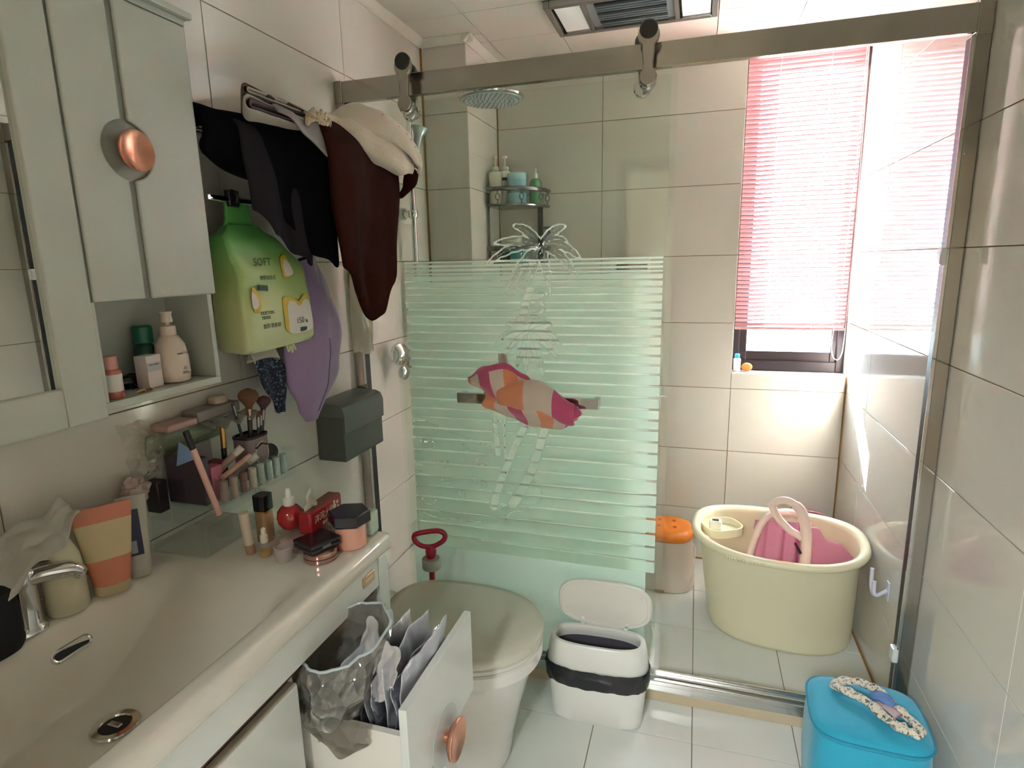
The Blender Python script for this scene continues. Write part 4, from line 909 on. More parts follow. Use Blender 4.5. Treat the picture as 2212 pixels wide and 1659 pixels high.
# ------- things in the open drawer: zip bag and foil pouches
FOIL = mat('foil', '#c6c8d2', 0.24, metal=0.85, bump=0.9, bscale=28, var=0.2)
FOILB = mat('foil_matte', '#cccdd6', 0.38, metal=0.5, bump=0.8, bscale=24)
for k in range(7):
    x = 0.560 + 0.0145 * k; sd = k * 1.7
    def pf(u, v, x=x, sd=sd, k=k):
        y = lerp(0.835, 1.040, u) + 0.006 * nz(v * 2, sd, 0); h = 0.215 + 0.012 * math.sin(sd * 2.1) - 0.012 * (k % 2)
        lean = (-0.055 + 0.016 * (k - 2)) * v
        return (x + lean * 0.45 + 0.012 * nz(u * 7, v * 6, sd) + 0.004 * math.sin(6 * u + sd), y, 0.504 + h * v)
    tag(obj('foil_pouch', surf(12, 12, pf), FOIL if k % 2 else FOILB, subs=1, solid=0.004), ['matte silver foil pouch nearest the zip bag in the open drawer', 'shiny silver foil pouch second in the row in the open drawer', 'matte silver foil pouch third in the row in the open drawer', 'shiny silver foil pouch in the middle of the open drawer row', 'matte silver foil pouch fifth in the row in the open drawer', 'shiny silver foil pouch next to last before the drawer front', 'matte silver foil pouch pressed against the drawer front'][k], 'pouch', 'foil pouches in the open drawer')
zb_ = thing('zip_bag', (0.50, 0.87, 0.503), 'grey translucent zip bag gaping open in the drawer', 'bag')
ZB = clear_mat('bag_film', '#bdb8b0', 2.2, rough=0.10, crinkle=38.0, body=0.5)
def bagf(u, v):
    a = 2 * PI * u; S = interp([(0, 0.55), (0.3, 0.80), (0.6, 1.0), (1, 1.02)], v)
    rx, ry = 0.075 * S, 0.088 * S
    cx_, cy_ = lerp(0.500, 0.515, v), lerp(0.845, 0.880, v)
    z = lerp(0.585, 0.752, v) + (0.020 * math.sin(a + 0.6) + 0.006 * nz(a, v, 4)) * v
    w = 1 + 0.16 * nz(2.5 * math.cos(a), 2.5 * math.sin(a), v * 3) + 0.06 * nz(6 * math.cos(a), 6 * math.sin(a), v * 7)
    return (cx_ + rx * math.cos(a) * w, cy_ + ry * math.sin(a) * w, z)
obj('bag_wall', surf(48, 14, bagf), ZB, zb_)
obj('zip_strip', tube([Vector(bagf(k / 48, 1.0)) for k in range(48)], 0.0028, 6, closed=True), mat('zip_clear', '#b9c4c6', 0.25), zb_)
def bagbot(u, v):
    return (lerp(0.470, 0.600, u) + 0.006 * nz(u * 5, v * 5, 1), 0.800 - 0.014 * math.sin(PI * v) + 0.004 * nz(u * 6, v * 4, 7), lerp(0.640, 0.548 + 0.055 * abs(u - 0.5) * 2, v))
obj('bag_skirt', surf(14, 10, bagbot), clear_mat('bag_film_dark', '#b0aaa0', 2.2, rough=0.12, crinkle=38.0, body=0.7), zb_, subs=1)
def liner(u, v):
    x = lerp(0.520, 0.640, u); y = lerp(0.95, 0.85, u) + 0.010 * math.sin(9 * u)
    return (x + 0.008 * nz(u * 6, v * 5, 2) - 0.02 * v * (1 - u), y - 0.03 * v + 0.012 * nz(u * 7, v * 6, 5), lerp(0.752, 0.668 + 0.03 * math.sin(8 * u), v) + 0.008 * nz(u * 9, v * 3, 8))
obj('paper_liner', surf(20, 10, liner), thin_mat('liner_white', '#d5d0cc', 0.25), zb_, subs=1, solid=0.002)

# ================================================================== mirror cabinet on the left wall
CX = 0.13
CAB = mat('cabinet_paint', '#b4b6ac', 0.38)
mc = thing('mirror_cabinet', (0.065, 0.62, 1.19), 'grey-white wall cabinet with a mirror, a copper knob door and an open shelf', 'cabinet')
obj('carcass', (lambda b: (box(b, (0.002, -0.02, 1.397), (CX - 0.022, 1.062, 1.925)), box(b, (0.002, -0.02, 1.205), (CX - 0.022, 0.772, 1.397)), b)[2])(B()), CAB, mc, smooth=False)
obj('cornice', (lambda b: (box(b, (0.002, -0.04, 1.925), (CX - 0.004, 1.066, 1.938)), box(b, (0.002, -0.05, 1.938), (CX + 0.008, 1.075, 1.950)), b)[2])(B()), CAB, mc, smooth=False, bevel=0.002)
# mirror door
md_ = obj('mirror_door', (lambda b: (box(b, (CX - 0.020, 0.704, 1.188), (CX, 0.776, 1.935)), box(b, (CX - 0.020, -0.02, 1.188), (CX, 0.704, 1.255)), box(b, (CX - 0.020, -0.02, 1.850), (CX, 0.704, 1.935)), box(b, (CX - 0.020, -0.02, 1.255), (CX, 0.04, 1.850)), b)[4])(B()), CAB, mc, smooth=False, bevel=0.003)
obj('mirror_glass', bx((CX - 0.022, 0.040, 1.255), (CX - 0.010, 0.705, 1.850)), mat('mirror', '#e8ebe6', 0.01, metal=1.0), md_, smooth=False)
# knob door, with a routed groove that widens into a round bay behind the knob
gy, kz, kr = 0.893, 1.662, 0.052
def door_outline(side):
    """left leaf: side -1 (y from 0.782 to groove); right leaf: +1"""
    a0, a1 = 0.782, 1.060; z0_, z1_ = 1.394, 1.922; hw = 0.007
    edge = [(gy + side * hw, z0_)]
    th0 = math.asin(min(1, hw / kr))
    arc = [(gy + side * kr * math.sin(t), kz - kr * math.cos(t)) for t in [lerp(th0, PI - th0, k / 18) for k in range(19)]]
    edge += arc + [(gy + side * hw, z1_)]
    return edge + ([(a0, z1_), (a0, z0_)] if side < 0 else [(a1, z1_), (a1, z0_)])
kd = obj('door', bx((CX - 0.022, 0.780, 1.393), (CX - 0.007, 1.062, 1.924)), mat('routed_grey', '#8f9086', 0.42), mc, smooth=False)
obj('door_leaf', prism(door_outline(-1), CX - 0.007, CX, 'x'), CAB, kd, smooth=False, bevel=0.003)
obj('door_leaf', prism(door_outline(1), CX - 0.007, CX, 'x'), CAB, kd, smooth=False, bevel=0.003)
round_knob(kd, (CX - 0.008, 0.893, 1.660), (1, 0, 0), 0.037)
# open shelf box
ob = obj('open_shelf', (lambda b: (box(b, (0.002, 0.776, 1.200), (CX - 0.004, 1.050, 1.214)), box(b, (0.002, 1.038, 1.214), (CX - 0.004, 1.050, 1.394)), box(b, (0.002, 0.776, 1.214), (0.008, 1.038, 1.394)), box(b, (0.008, 0.776, 1.214), (CX - 0.004, 0.784, 1.394)), b)[4])(B()), CAB, mc, smooth=False, bevel=0.001)
SZ = 1.2142
INK = mat('ink_grey', '#5a5552', 0.8); GOLD = mat('ink_gold', '#a8906a', 0.6)
t = bottle('pump_bottle', 'cream pump lotion bottle on the open shelf of the cabinet', 'bottle', (0.078, 0.972, SZ), [(0.026, 0), (0.031, 0.004), (0.033, 0.020), (0.032, 0.055), (0.028, 0.080), (0.020, 0.094), (0.0145, 0.100)], mat('lotion_blush', '#d6c3b4', 0.35), extra=lambda t: (obj('collar', lathe([(0.0145, 0.099), (0.0155, 0.101), (0.0150, 0.118), (0.008, 0.120)], 22), mat('lotion_cap', '#d3bfae', 0.35), t, frame=WM[t]), obj('pump_head', (lambda b: (lathe([(0.005, 0.118), (0.005, 0.126)], 12, bm=b), lathe([(0.0105, 0.126), (0.0115, 0.128), (0.0095, 0.142), (0.0115, 0.146), (0.011, 0.148)], 20, bm=b), b)[2])(B()), mat('lotion_cap', '#d3bfae'), t, frame=WM[t])))
text('lettering', 'PERFECT DIARY', 0.0052, fr((0.078 + 0.0325, 0.957, SZ + 0.060), (0, 1, 0), (0, 0, 1)), INK, t)
text('lettering', 'REPAIRING\nBODY LOTION', 0.0028, fr((0.078 + 0.0338, 0.965, SZ + 0.022), (0, 1, 0), (0, 0, 1)), INK, t)
obj('emblem', tube([(0.078 + 0.0334, 0.972 + 0.003 * math.cos(a), SZ + 0.031 + 0.003 * math.sin(a)) for a in [2 * PI * k / 14 for k in range(14)]], 0.0004, 5, closed=True), INK, t)
pbx = thing('cosmetic_box', (0.080, 0.912, SZ), 'small blush and grey carton beside the cream pump bottle', 'box', rz=0.12)
obj('carton', bx((-0.014, -0.019, 0), (0.014, 0.019, 0.066)), mat('carton_blush', '#cdbfba', 0.5), pbx, frame=WM[pbx], smooth=False, bevel=0.0008)
obj('print_band', bx((0.0140, -0.0188, 0.034), (0.0144, 0.0188, 0.052)), mat('carton_grey', '#a9a6a6', 0.5), pbx, frame=WM[pbx], smooth=False)
text('lettering', 'PERFECT DIARY', 0.0034, WM[pbx] @ fr((0.0146, -0.013, 0.046), (0, 1, 0), (0, 0, 1)), INK, pbx)
t = bottle('toner_bottle', 'small rose bottle with a white label at the left of the open shelf', 'bottle', (0.100, 0.815, SZ), [(0.015, 0), (0.0165, 0.002), (0.0165, 0.052), (0.0125, 0.056)], mat('rose_glass', '#b5695a', 0.2), mat('rose_cap', '#c98e86', 0.35), [(0.0125, 0.055), (0.0128, 0.056), (0.0128, 0.078), (0.0120, 0.079)], extra=lambda t: obj('label', lathe([(0.0168, 0.014), (0.0168, 0.046)], 28, caps=(False, False)), mat('label_white', '#cfc9c2', 0.6), t, frame=WM[t]))
bottle('spray_bottle', 'dark green bottle standing at the back of the open shelf', 'bottle', (0.035, 0.948, SZ), [(0.018, 0), (0.020, 0.003), (0.020, 0.075), (0.014, 0.085)], mat('dark_green', '#1d4a3c', 0.3), mat('green_cap', '#15604a', 0.35), [(0.017, 0.084), (0.019, 0.086), (0.019, 0.118), (0.016, 0.121)])
hc = thing('hair_claw', (0.055, 0.893, SZ), 'black hair claw lying behind the blush carton', 'hair claw')
obj('claw_body', loft(B(), [[(0.050 + r * 0.8 * math.cos(a), y, SZ + max(0.0, 0.014 + r * math.sin(a))) for a in [2 * PI * k / 14 for k in range(14)]] for y, r in ((0.872, 0.006), (0.880, 0.014), (0.895, 0.018), (0.910, 0.014), (0.918, 0.006))]), mat('claw_black', '#1c1a1c', 0.25), hc)
for q in range(4): obj('claw_tooth', tube([(0.060, 0.878 + 0.010 * q, SZ + 0.012), (0.070, 0.878 + 0.010 * q, SZ + 0.008), (0.073, 0.878 + 0.010 * q, SZ + 0.002)], 0.0018, 6), mat('claw_black', '#1c1a1c'), hc)
for q, (y, c) in enumerate(((0.858, '#c9a56a'), (0.872, '#8a5f3e'))): tag(obj('hair_clip', tube(spline([(0.105, y, SZ + 0.002), (0.112, y + 0.008, SZ + 0.006), (0.108, y + 0.016, SZ + 0.002)], 5), 0.0022, 6), mat('clip_%d' % q, c, 0.4)), ['gold hair clip lying on the shelf edge', 'brown hair clip lying beside the gold one on the shelf'][q], 'hair clip')

# ================================================================== things on the washbasin top
Z0 = ZT + 0.0004
ACR = clear_mat('acrylic', (0.972, 0.985, 0.98), 1.0, rough=0.03)
def acrylic_box(parent, name, a, b, th=0.003, top=False, divs=(), mt=ACR):
    bm = B(); x0, y0, z0 = a; x1, y1, z1 = b
    box(bm, (x0, y0, z0), (x1, y1, z0 + th)); box(bm, (x0, y0, z0 + th), (x0 + th, y1, z1)); box(bm, (x1 - th, y0, z0 + th), (x1, y1, z1)); box(bm, (x0 + th, y0, z0 + th), (x1 - th, y0 + th, z1)); box(bm, (x0 + th, y1 - th, z0 + th), (x1 - th, y1, z1))
    if top: box(bm, (x0, y0, z1), (x1, y1, z1 + th))
    return obj(name, bm, mt, parent, smooth=False)
org = thing('makeup_organizer', (0.09, 1.03, ZT), 'clear two-tier acrylic organizer packed with makeup on the basin corner', 'organizer')
base = acrylic_box(org, 'drawer_tier', (0.030, 0.905, Z0), (0.170, 1.110, 0.925), top=True)
obj('drawer_front', bx((0.172, 0.915, 0.857), (0.175, 1.100, 0.918)), ACR, base, smooth=False)
tray = acrylic_box(org, 'upper_tray', (0.022, 0.960, 0.936), (0.160, 1.228, 0.998))
for k in range(9):
    y = 0.985 + 0.0285 * k
    obj('divider', bx((0.132, y, 0.939), (0.158, y + 0.002, 0.996)), ACR, tray, smooth=False)
obj('divider', bx((0.129, 0.965, 0.939), (0.132, 1.224, 0.996)), ACR, tray, smooth=False)
obj('foot_rail', bx((0.022, 0.955, 0.929), (0.164, 1.232, 0.936)), ACR, tray, smooth=False)
for x, y in ((0.035, 1.205), (0.15, 1.205)): obj('leg', tube([(x, y, Z0 if y < 1.12 else 0.80), (x, y, 0.93)], 0.004, 8), ACR, org) if y < 1.12 else None
obj('support', bx((0.030, 1.098, 0.925), (0.160, 1.104, 0.930)), ACR, org, smooth=False)
TZ = 0.9392
PUR = mat('palette_plum', '#4b3f4b', 0.35); PURD = mat('palette_dark', '#2b2028', 0.4)
tag(obj('eyeshadow_palette', bx((0.026, 0.964, 0.9395), (0.128, 0.984, 1.048)), PUR, bevel=0.003), 'plum eyeshadow palette standing at the near end of the organizer', 'palette')
tag(obj('powder_case', bx((0.004, 0.925, 0.9290), (0.040, 0.952, 1.000)), PURD, bevel=0.003), 'dark square case half hidden beside the plum palette', 'case')
for o_ in (bpy.data.objects['eyeshadow_palette'], bpy.data.objects['powder_case']): pass
tag(obj('mirror_compact', bx((0.056, 0.972, TZ + 0.055), (0.066, 1.06, 1.062)), mat('grey_soft', '#6f6866', 0.5), bevel=0.003), 'grey flat case leaning behind the mascara', 'case')
def stick(name, label, cat, a, b, r, m, split=None, m2=None, seg=14, flat=1.0, ends=True):
    a, b = Vector(a), Vector(b); t = thing(name, a, label, cat)
    if split is None: obj('barrel', tube([a, b], r, seg, flat=flat), m, t)
    else:
        c = a.lerp(b, split); obj('barrel', tube([a, c], r, seg, flat=flat), m, t); obj('cap', tube([c, b], r * 1.02, seg, flat=flat), m2, t)
    return t
GLD = mat('gold_cap', '#c59a5b', 0.25, metal=0.9)
stick('mascara', 'dark mascara with a gold cap standing up in the organizer', 'mascara', (0.080, 1.075, TZ), (0.080, 1.084, 1.092), 0.0062, mat('mascara_dark', '#2a1c20', 0.3), 0.62, GLD)
stick('brow_razor', 'pink eyebrow razor with a black blade cover leaning out of the organizer', 'razor', (0.178, 0.946, 0.935), (0.166, 0.900, 1.130), 0.0068, mat('razor_pink', '#d9a79c', 0.4), 0.80, mat('blade_black', '#1f1d1f', 0.4), flat=0.8)
WHT = mat('tube_white', '#d8cfc8', 0.35)
stick('lip_tube', 'pale lip tube with a white end lying across the organizer', 'lip tube', (0.085, 1.045, 0.985), (0.122, 1.092, 1.035), 0.0085, mat('lip_beige', '#b79a90', 0.4), 0.7, WHT)
stick('lip_tube', 'second pale lip tube with a round white end nearer the tray front', 'lip tube', (0.085, 1.085, 0.96), (0.128, 1.132, 1.003), 0.0090, mat('lip_mauve', '#a68c8a', 0.4), 0.65, WHT)
stick('concealer_pen', 'peach pen lying slantwise on the tray contents', 'pen', (0.135, 1.010, 0.990), (0.125, 1.110, 1.008), 0.0060, mat('pen_peach', '#cf9d84', 0.35), 0.75, mat('pen_tip', '#dcb9a6', 0.35))
tag(obj('blush_box', bx((0.098, 0.990, TZ), (0.127, 1.020, 1.018)), mat('blush_pink', '#c2697f', 0.4), bevel=0.002), 'small bright pink box in the organizer behind the pink razor', 'box')
tag(obj('lip_box', bx((0.060, 1.020, TZ), (0.095, 1.066, 1.012)), mat('lip_red', '#7c2338', 0.4), bevel=0.002), 'dark red box in the middle of the organizer', 'box')
tag(obj('black_compact', lathe([(0.020, 0), (0.022, 0.002), (0.022, 0.012), (0.019, 0.014)], 24, (0, 0, 0)), mat('compact_black', '#17161a', 0.2), frame=fr((0.105, 1.196, 0.988), (0.4, 1, 0.3), (-0.3, 0, 1))), 'black round compact at the far end of the organizer', 'compact')
for k, (y, c) in enumerate(((1.000, '#b08f86'), (1.030, '#caa79a'), (1.060, '#8f5a5e'), (1.090, '#d8c6b4'), (1.118, '#c2c8c4'), (1.146, '#b4c0bc'), (1.174, '#ccd2cd'), (1.201, '#bcc8c3'))):
    stick('lipstick', ['rose', 'nude', 'plum', 'ivory', 'frosted', 'sea-green', 'clear', 'mint'][k] + ' lipstick tube in the front slots of the organizer', 'lipstick', (0.145, y, TZ), (0.145, y + 0.001, TZ + 0.046), 0.0085, mat('lipstick_%d' % k, c, 0.3), 0.55, mat('lipstick_cap_%d' % k, c, 0.2))
# brush cup with brushes
bc = thing('brush_cup', (0.090, 1.158, TZ), 'mauve brush cup with a black rim in the organizer', 'cup')
MAU = mat('cup_mauve', '#8f7d80', 0.35)
obj('cup_body', loft(B(), [sup(0.030, 0.036, 4, 40, z, (0.090, 1.158)) for z in (TZ, 1.040)] + [sup(0.027, 0.033, 4, 40, z, (0.090, 1.158)) for z in (1.040, TZ + 0.004)]), MAU, bc)
obj('cup_rim', loft(B(), [sup(0.031, 0.037, 4, 40, 1.040, (0.090, 1.158)), sup(0.031, 0.037, 4, 40, 1.046, (0.090, 1.158)), sup(0.027, 0.033, 4, 40, 1.046, (0.090, 1.158)), sup(0.027, 0.033, 4, 40, 1.040, (0.090, 1.158))], caps=(False, False)), PURD, bc)
obj('cup_badge', tube([(0.1206, 1.158 + 0.022 * math.cos(a), 1.000 + 0.028 * math.sin(a)) for a in [2 * PI * k / 28 for k in range(28)]], 0.0018, 6, closed=True), mat('badge_pale', '#c9bdb8', 0.4), bc)
obj('cup_strap', tube(spline([(0.1206, 1.138, 1.016), (0.1215, 1.158, 1.024), (0.1206, 1.178, 1.016)], 6), 0.004, 8, flat=0.6), PURD, bc)
BR = mat('bristle_brown', '#7e5741', 0.9, var=0.5, vscale=60, bump=0.5, bscale=300); BRD = mat('bristle_dusk', '#69474a', 0.9, var=0.5, vscale=60, bump=0.5, bscale=300)
def brush(label, foot, top, hr, bl, br_, m, fer):
    a, b = Vector(foot), Vector(top); d = (b - a).normalized(); t = thing('makeup_brush', a, label, 'brush', group='brushes in the mauve cup')
    f0 = b - d * bl; f1 = f0 - d * 0.026
    obj('handle', tube([a, f1], [hr * 0.8, hr], 10), mat('brush_handle', '#3a3238', 0.3), t)
    obj('ferrule', tube([f1, f0], [hr, hr * 1.25], 12), fer, t)
    n = 8; pth = [f0 + d * bl * k / n for k in range(n + 1)]
    obj('bristles', tube(pth, [max(0.0012, lerp(hr * 1.2, br_, smooth01(min(1, k / n * 1.6))) * math.sqrt(max(0.0, 1 - max(0, (k / n - 0.55) / 0.45) ** 2.2))) for k in range(n + 1)], 16), m, t)
RG = mat('ferrule_rose', '#c99c88', 0.25, metal=0.8); SV = mat('ferrule_silver', '#9b959a', 0.25, metal=0.8)
brush('big fluffy brown powder brush in the mauve cup', (0.088, 1.155, TZ + 0.006), (0.090, 1.168, 1.160), 0.0060, 0.052, 0.025, BR, RG)
brush('dusky blush brush right of the big brown brush', (0.095, 1.172, TZ + 0.006), (0.098, 1.212, 1.132), 0.0050, 0.036, 0.018, BRD, SV)
brush('thin tilted brush at the left of the mauve cup', (0.092, 1.150, TZ + 0.006), (0.090, 1.112, 1.140), 0.0036, 0.012, 0.004, BRD, SV)
brush('short silver brush in front in the mauve cup', (0.104, 1.160, TZ + 0.006), (0.106, 1.176, 1.098), 0.0042, 0.012, 0.005, BR, SV)
brush('slim brush at the right edge of the mauve cup', (0.100, 1.172, TZ + 0.006), (0.104, 1.188, 1.100), 0.0040, 0.012, 0.005, BRD, SV)

# ledge above the organizer with odds and ends
lg = thing('wall_ledge', (0.035, 1.07, 1.10), 'narrow clear wall ledge under the cabinet', 'shelf')
obj('ledge_plate', bx((0.001, 0.955, 1.098), (0.066, 1.178, 1.102)), ACR, lg, smooth=False, bevel=0.001)
obj('ledge_lip', bx((0.064, 0.955, 1.102), (0.066, 1.178, 1.108)), ACR, lg, smooth=False)
tag(obj('grey_case', bx((0.010, 1.040, 1.1022), (0.058, 1.172, 1.128)), mat('case_taupe', '#8d8480', 0.45), bevel=0.004), 'taupe flat case on the wall ledge', 'case')
tag(obj('soap_box', loft(B(), [sup(a, b, 3, 28, z, (0.034, 1.128)) for a, b, z in ((0.014, 0.018, 1.1282), (0.017, 0.021, 1.131), (0.017, 0.021, 1.142), (0.013, 0.017, 1.147))]), mat('soap_beige', '#c2ab94', 0.45)), 'beige soap lying on the taupe case', 'soap')
tag(obj('pink_tray', bx((0.008, 0.957, 1.1022), (0.060, 1.036, 1.118)), mat('tray_pink', '#c39a93', 0.4), bevel=0.004), 'dusty pink little tray on the near end of the wall ledge', 'tray')
def wav(u, v): return (lerp(0.068, 0.105, v), lerp(1.035, 1.190, u), 1.104 - 0.012 * v + 0.006 * math.sin(22 * u) * (0.3 + v))
tag(obj('wavy_film', surf(40, 6, wav), clear_mat('film_grey', '#c9c8c2', 0.8, rough=0.1, body=0.5), solid=0.001), 'wavy translucent film lid hanging from the ledge edge', 'film')
def pouch(u, v):
    return (0.014 + 0.030 * math.sin(PI * u) * math.sin(PI * min(1, v + 0.15)) + 0.006 * nz(u * 5, v * 4, 3), lerp(0.935, 1.140, u), lerp(1.096, 1.042, v) + 0.010 * math.sin(5 * u) * (1 - v))
tag(obj('film_pouch', surf(24, 10, pouch), clear_mat('pouch_green', '#c3c9ae', 0.8, rough=0.15, body=0.7), subs=1, solid=0.001), 'pale green plastic pouch tucked behind the organizer', 'pouch')
def film(u, v):
    return (0.012 + 0.05 * math.sin(PI * v) * (0.4 + 0.6 * math.sin(PI * u)) + 0.012 * nz(u * 6, v * 6, 1), lerp(0.875, 0.955, u) + 0.01 * nz(v * 5, u, 2), lerp(1.135, 1.000, v) + 0.01 * nz(u * 5, v * 5, 3))
tag(obj('crumpled_film', surf(22, 22, film), clear_mat('film_clear', (0.92, 0.90, 0.87), 1.6, rough=0.05, crinkle=45.0, body=0.10)), 'crumpled clear plastic bag against the wall left of the organizer', 'bag')
tag(obj('blue_card', prism([(0.905, 1.052), (0.950, 1.052), (0.945, 1.075), (0.918, 1.100)], 0.124, 0.126, 'x'), mat('card_blue', '#6f86ad', 0.6), smooth=False), 'small blue card behind the plum palette', 'card')
def wad(u, v):
    a = 2 * PI * u; b = PI * (v - .5); r = 0.024 * (1 + 0.55 * nz(math.cos(a) * math.cos(b) * 2.2, math.sin(a) * math.cos(b) * 2.2, math.sin(b) * 2.2 + 4))
    return (0.036 + 0.8 * r * math.cos(b) * math.cos(a), 0.880 + 1.1 * r * math.cos(b) * math.sin(a), 1.000 + 1.1 * r * math.sin(b))
tag(obj('tissue_wad', surf(26, 16, wad), mat('tissue_rose', '#bda79c', 0.9)), 'rosy crumpled tissue beside the clear plastic bag', 'tissue')

# bottles in front of the organizer
def flat_tube(name, label, cat, loc, w0, w1, d0, h, bands, rz, cap=None, frame_extra=None):
    """squeeze tube standing on its cap: oval foot, flat crimped top; bands = [(t0, t1, material)]"""
    t = thing(name, loc, label, cat, rz); F = WM[t]
    zc = 0.0
    if cap: obj('cap', loft(B(), [sup(d0 * 0.9, w0 * 0.9, 2.4, 32, 0), sup(d0 * 0.96, w0 * 0.96, 2.4, 32, 0.002), sup(d0 * 0.96, w0 * 0.96, 2.4, 32, cap[0])]), cap[1], t, frame=F); zc = cap[0]
    for k, (a, b, m) in enumerate(bands):
        R = []
        for q in range(6):
            s = lerp(a, b, q / 5); R.append(sup(lerp(d0, 0.0022, s ** 0.8), lerp(w0, w1, s), lerp(2.2, 5, s), 36, zc + s * h))
        obj('tube_band' if k else 'tube_body', loft(B(), R), m, t, frame=F)
    if frame_extra: frame_extra(t, F)
    return t
PCH = mat('tube_peach', '#cf7f63', 0.45); CRM = mat('tube_cream', '#cbb78f', 0.45)
flat_tube('cleanser_tube', 'wide peach and cream striped squeeze tube beside the faucet', 'tube', (0.088, 0.762, Z0), 0.031, 0.050, 0.024, 0.150, [(0, 0.06, PCH), (0.06, 0.33, PCH), (0.33, 0.80, CRM), (0.80, 1.0, PCH)], -0.55, cap=(0.020, CRM))
def bl_print(t, F):
    obj('blue_panel', bx((0.0147, -0.014, 0.045), (0.0160, 0.010, 0.138)), mat('tube_navy', '#1f2447', 0.4), t, frame=F @ Matrix.Rotation(math.radians(-4.5), 4, 'Y'), smooth=False)
    obj('silver_print', bx((0.0160, -0.011, 0.050), (0.0164, 0.000, 0.075)), mat('tube_silver', '#8f929c', 0.3, metal=0.5), t, frame=F @ Matrix.Rotation(math.radians(-4.5), 4, 'Y'), smooth=False)
WT = mat('tube_white2', '#b7b3a6', 0.4)
flat_tube('toothpaste_tube', 'white squeeze tube with a navy panel between striped tube and organizer', 'tube', (0.088, 0.822, Z0), 0.020, 0.027, 0.015, 0.150, [(0, 1, WT)], -0.62, cap=(0.016, WT), frame_extra=bl_print)
bottle('lotion_flask', 'squat cream lotion bottle behind the faucet', 'bottle', (0.068, 0.690, Z0), [(0.030, 0), (0.033, 0.004), (0.033, 0.060), (0.030, 0.10), (0.020, 0.128), (0.012, 0.134)], mat('flask_cream', '#cfc9ac', 0.35), mat('flask_cap', '#c5c0a8', 0.35), [(0.012, 0.134), (0.013, 0.136), (0.012, 0.150)])
# faucet
fc = thing('faucet', (0.062, 0.622, ZT), 'chrome basin faucet partly covered by a white cloth', 'faucet')
obj('faucet_body', loft(B(), [sup(a, a * 0.95, 2.6, 28, z, (x, 0.622)) for a, z, x in ((0.030, Z0, 0.062), (0.029, 0.856, 0.062), (0.024, 0.862, 0.062), (0.023, 0.93, 0.063), (0.024, 0.955, 0.064), (0.020, 0.962, 0.064))]), CHROME, fc)
obj('spout', tube(spline([(0.066, 0.622, 0.940), (0.085, 0.650, 0.944), (0.104, 0.682, 0.938), (0.110, 0.694, 0.924)], 6), [0.015] * 12 + [0.014, 0.0135, 0.013, 0.013, 0.0125, 0.012, 0.0115], 14), CHROME, fc)
lv = obj('lever', tube(spline([(0.060, 0.625, 0.962), (0.070, 0.655, 0.965), (0.078, 0.690, 0.950), (0.082, 0.712, 0.938)], 6), [0.012, 0.011, 0.010, 0.0095, 0.009, 0.009, 0.0085, 0.0085, 0.008, 0.008, 0.008, 0.008, 0.008, 0.0085, 0.009, 0.010, 0.011, 0.011, 0.008], 12, flat=0.7), CHROME, fc)
tag(obj('dark_sponge', loft(B(), [sup(a, b, 2.6, 30, z, (0.080, 0.560)) for a, b, z in ((0.030, 0.036, Z0), (0.036, 0.040, Z0 + 0.01), (0.037, 0.041, 0.92), (0.033, 0.037, 0.955), (0.02, 0.025, 0.962))]), mat('black_cloth', '#141416', 0.9)), 'black scrubbing cloth bundled at the foot of the faucet', 'cloth')
def facecloth(u, v):
    y = lerp(0.520, 0.712, u); top = interp([(0, 1.045), (0.5, 1.028), (0.8, 1.040), (1, 1.055)], u); bot = interp([(0, 0.930), (0.35, 0.940), (0.6, 0.985), (0.8, 0.992), (1, 1.030)], u)
    return (0.062 + 0.052 * v + 0.012 * nz(u * 5, v * 4, 1) + 0.008 * math.sin(9 * u + 2 * v), y, lerp(top, bot, v) + 0.010 * nz(u * 7, v * 5, 6))
tag(obj('face_cloth', surf(30, 16, facecloth), thin_mat('cotton_white', '#c9c6bd', 0.3, 0.9), subs=1, solid=0.003), 'white cotton cloth draped over the faucet', 'cloth')

AMB = mat('amber_oil', '#c8923a', 0.2); GL = clear_mat('small_glass', (0.93, 0.92, 0.88), 1.0, body=0.15)
stick('lip_gloss', 'beige lip gloss tube standing in front of the organizer', 'lip gloss', (0.243, 0.953, Z0), (0.240, 0.946, 0.945), 0.0100, mat('gloss_tan', '#a9846a', 0.35), 0.24, mat('gloss_frost', '#d3c3b0', 0.35))
fd = thing('foundation_bottle', (0.232, 1.015, Z0), 'foundation bottle with a square black cap behind the lip gloss', 'bottle')
obj('glass_body', loft(B(), [sup(0.015, 0.016, 4, 32, z, (0.232, 1.015)) for z in (Z0, Z0 + 0.068)]), mat('foundation_tan', '#b08a66', 0.15, coat=0.8), fd)
obj('neck_band', loft(B(), [sup(0.0155, 0.0165, 4, 32, z, (0.232, 1.015)) for z in (Z0 + 0.068, Z0 + 0.073)]), GLD, fd)
obj('cap', loft(B(), [sup(0.0160, 0.0170, 5, 32, z, (0.232, 1.015)) for z in (Z0 + 0.073, Z0 + 0.108)]), mat('cap_black', '#131214', 0.2), fd)
se = thing('serum_vial', (0.280, 0.953, Z0), 'tiny dropper vial with amber liquid beside the lip gloss', 'vial')
obj('vial_glass', lathe([(0.011, 0), (0.0125, 0.002), (0.0125, 0.026), (0.006, 0.032)], 24, (0.280, 0.953, Z0)), GL, se)
obj('liquid', lathe([(0.0105, 0.001), (0.0115, 0.003), (0.0115, 0.012)], 24, (0.280, 0.953, Z0)), AMB, se)
obj('dropper', lathe([(0.0075, 0.030), (0.008, 0.031), (0.0078, 0.046), (0.0055, 0.048), (0.005, 0.060), (0.002, 0.063)], 20, (0.280, 0.953, Z0)), mat('dropper_ivory', '#ddd2c0', 0.4), se)
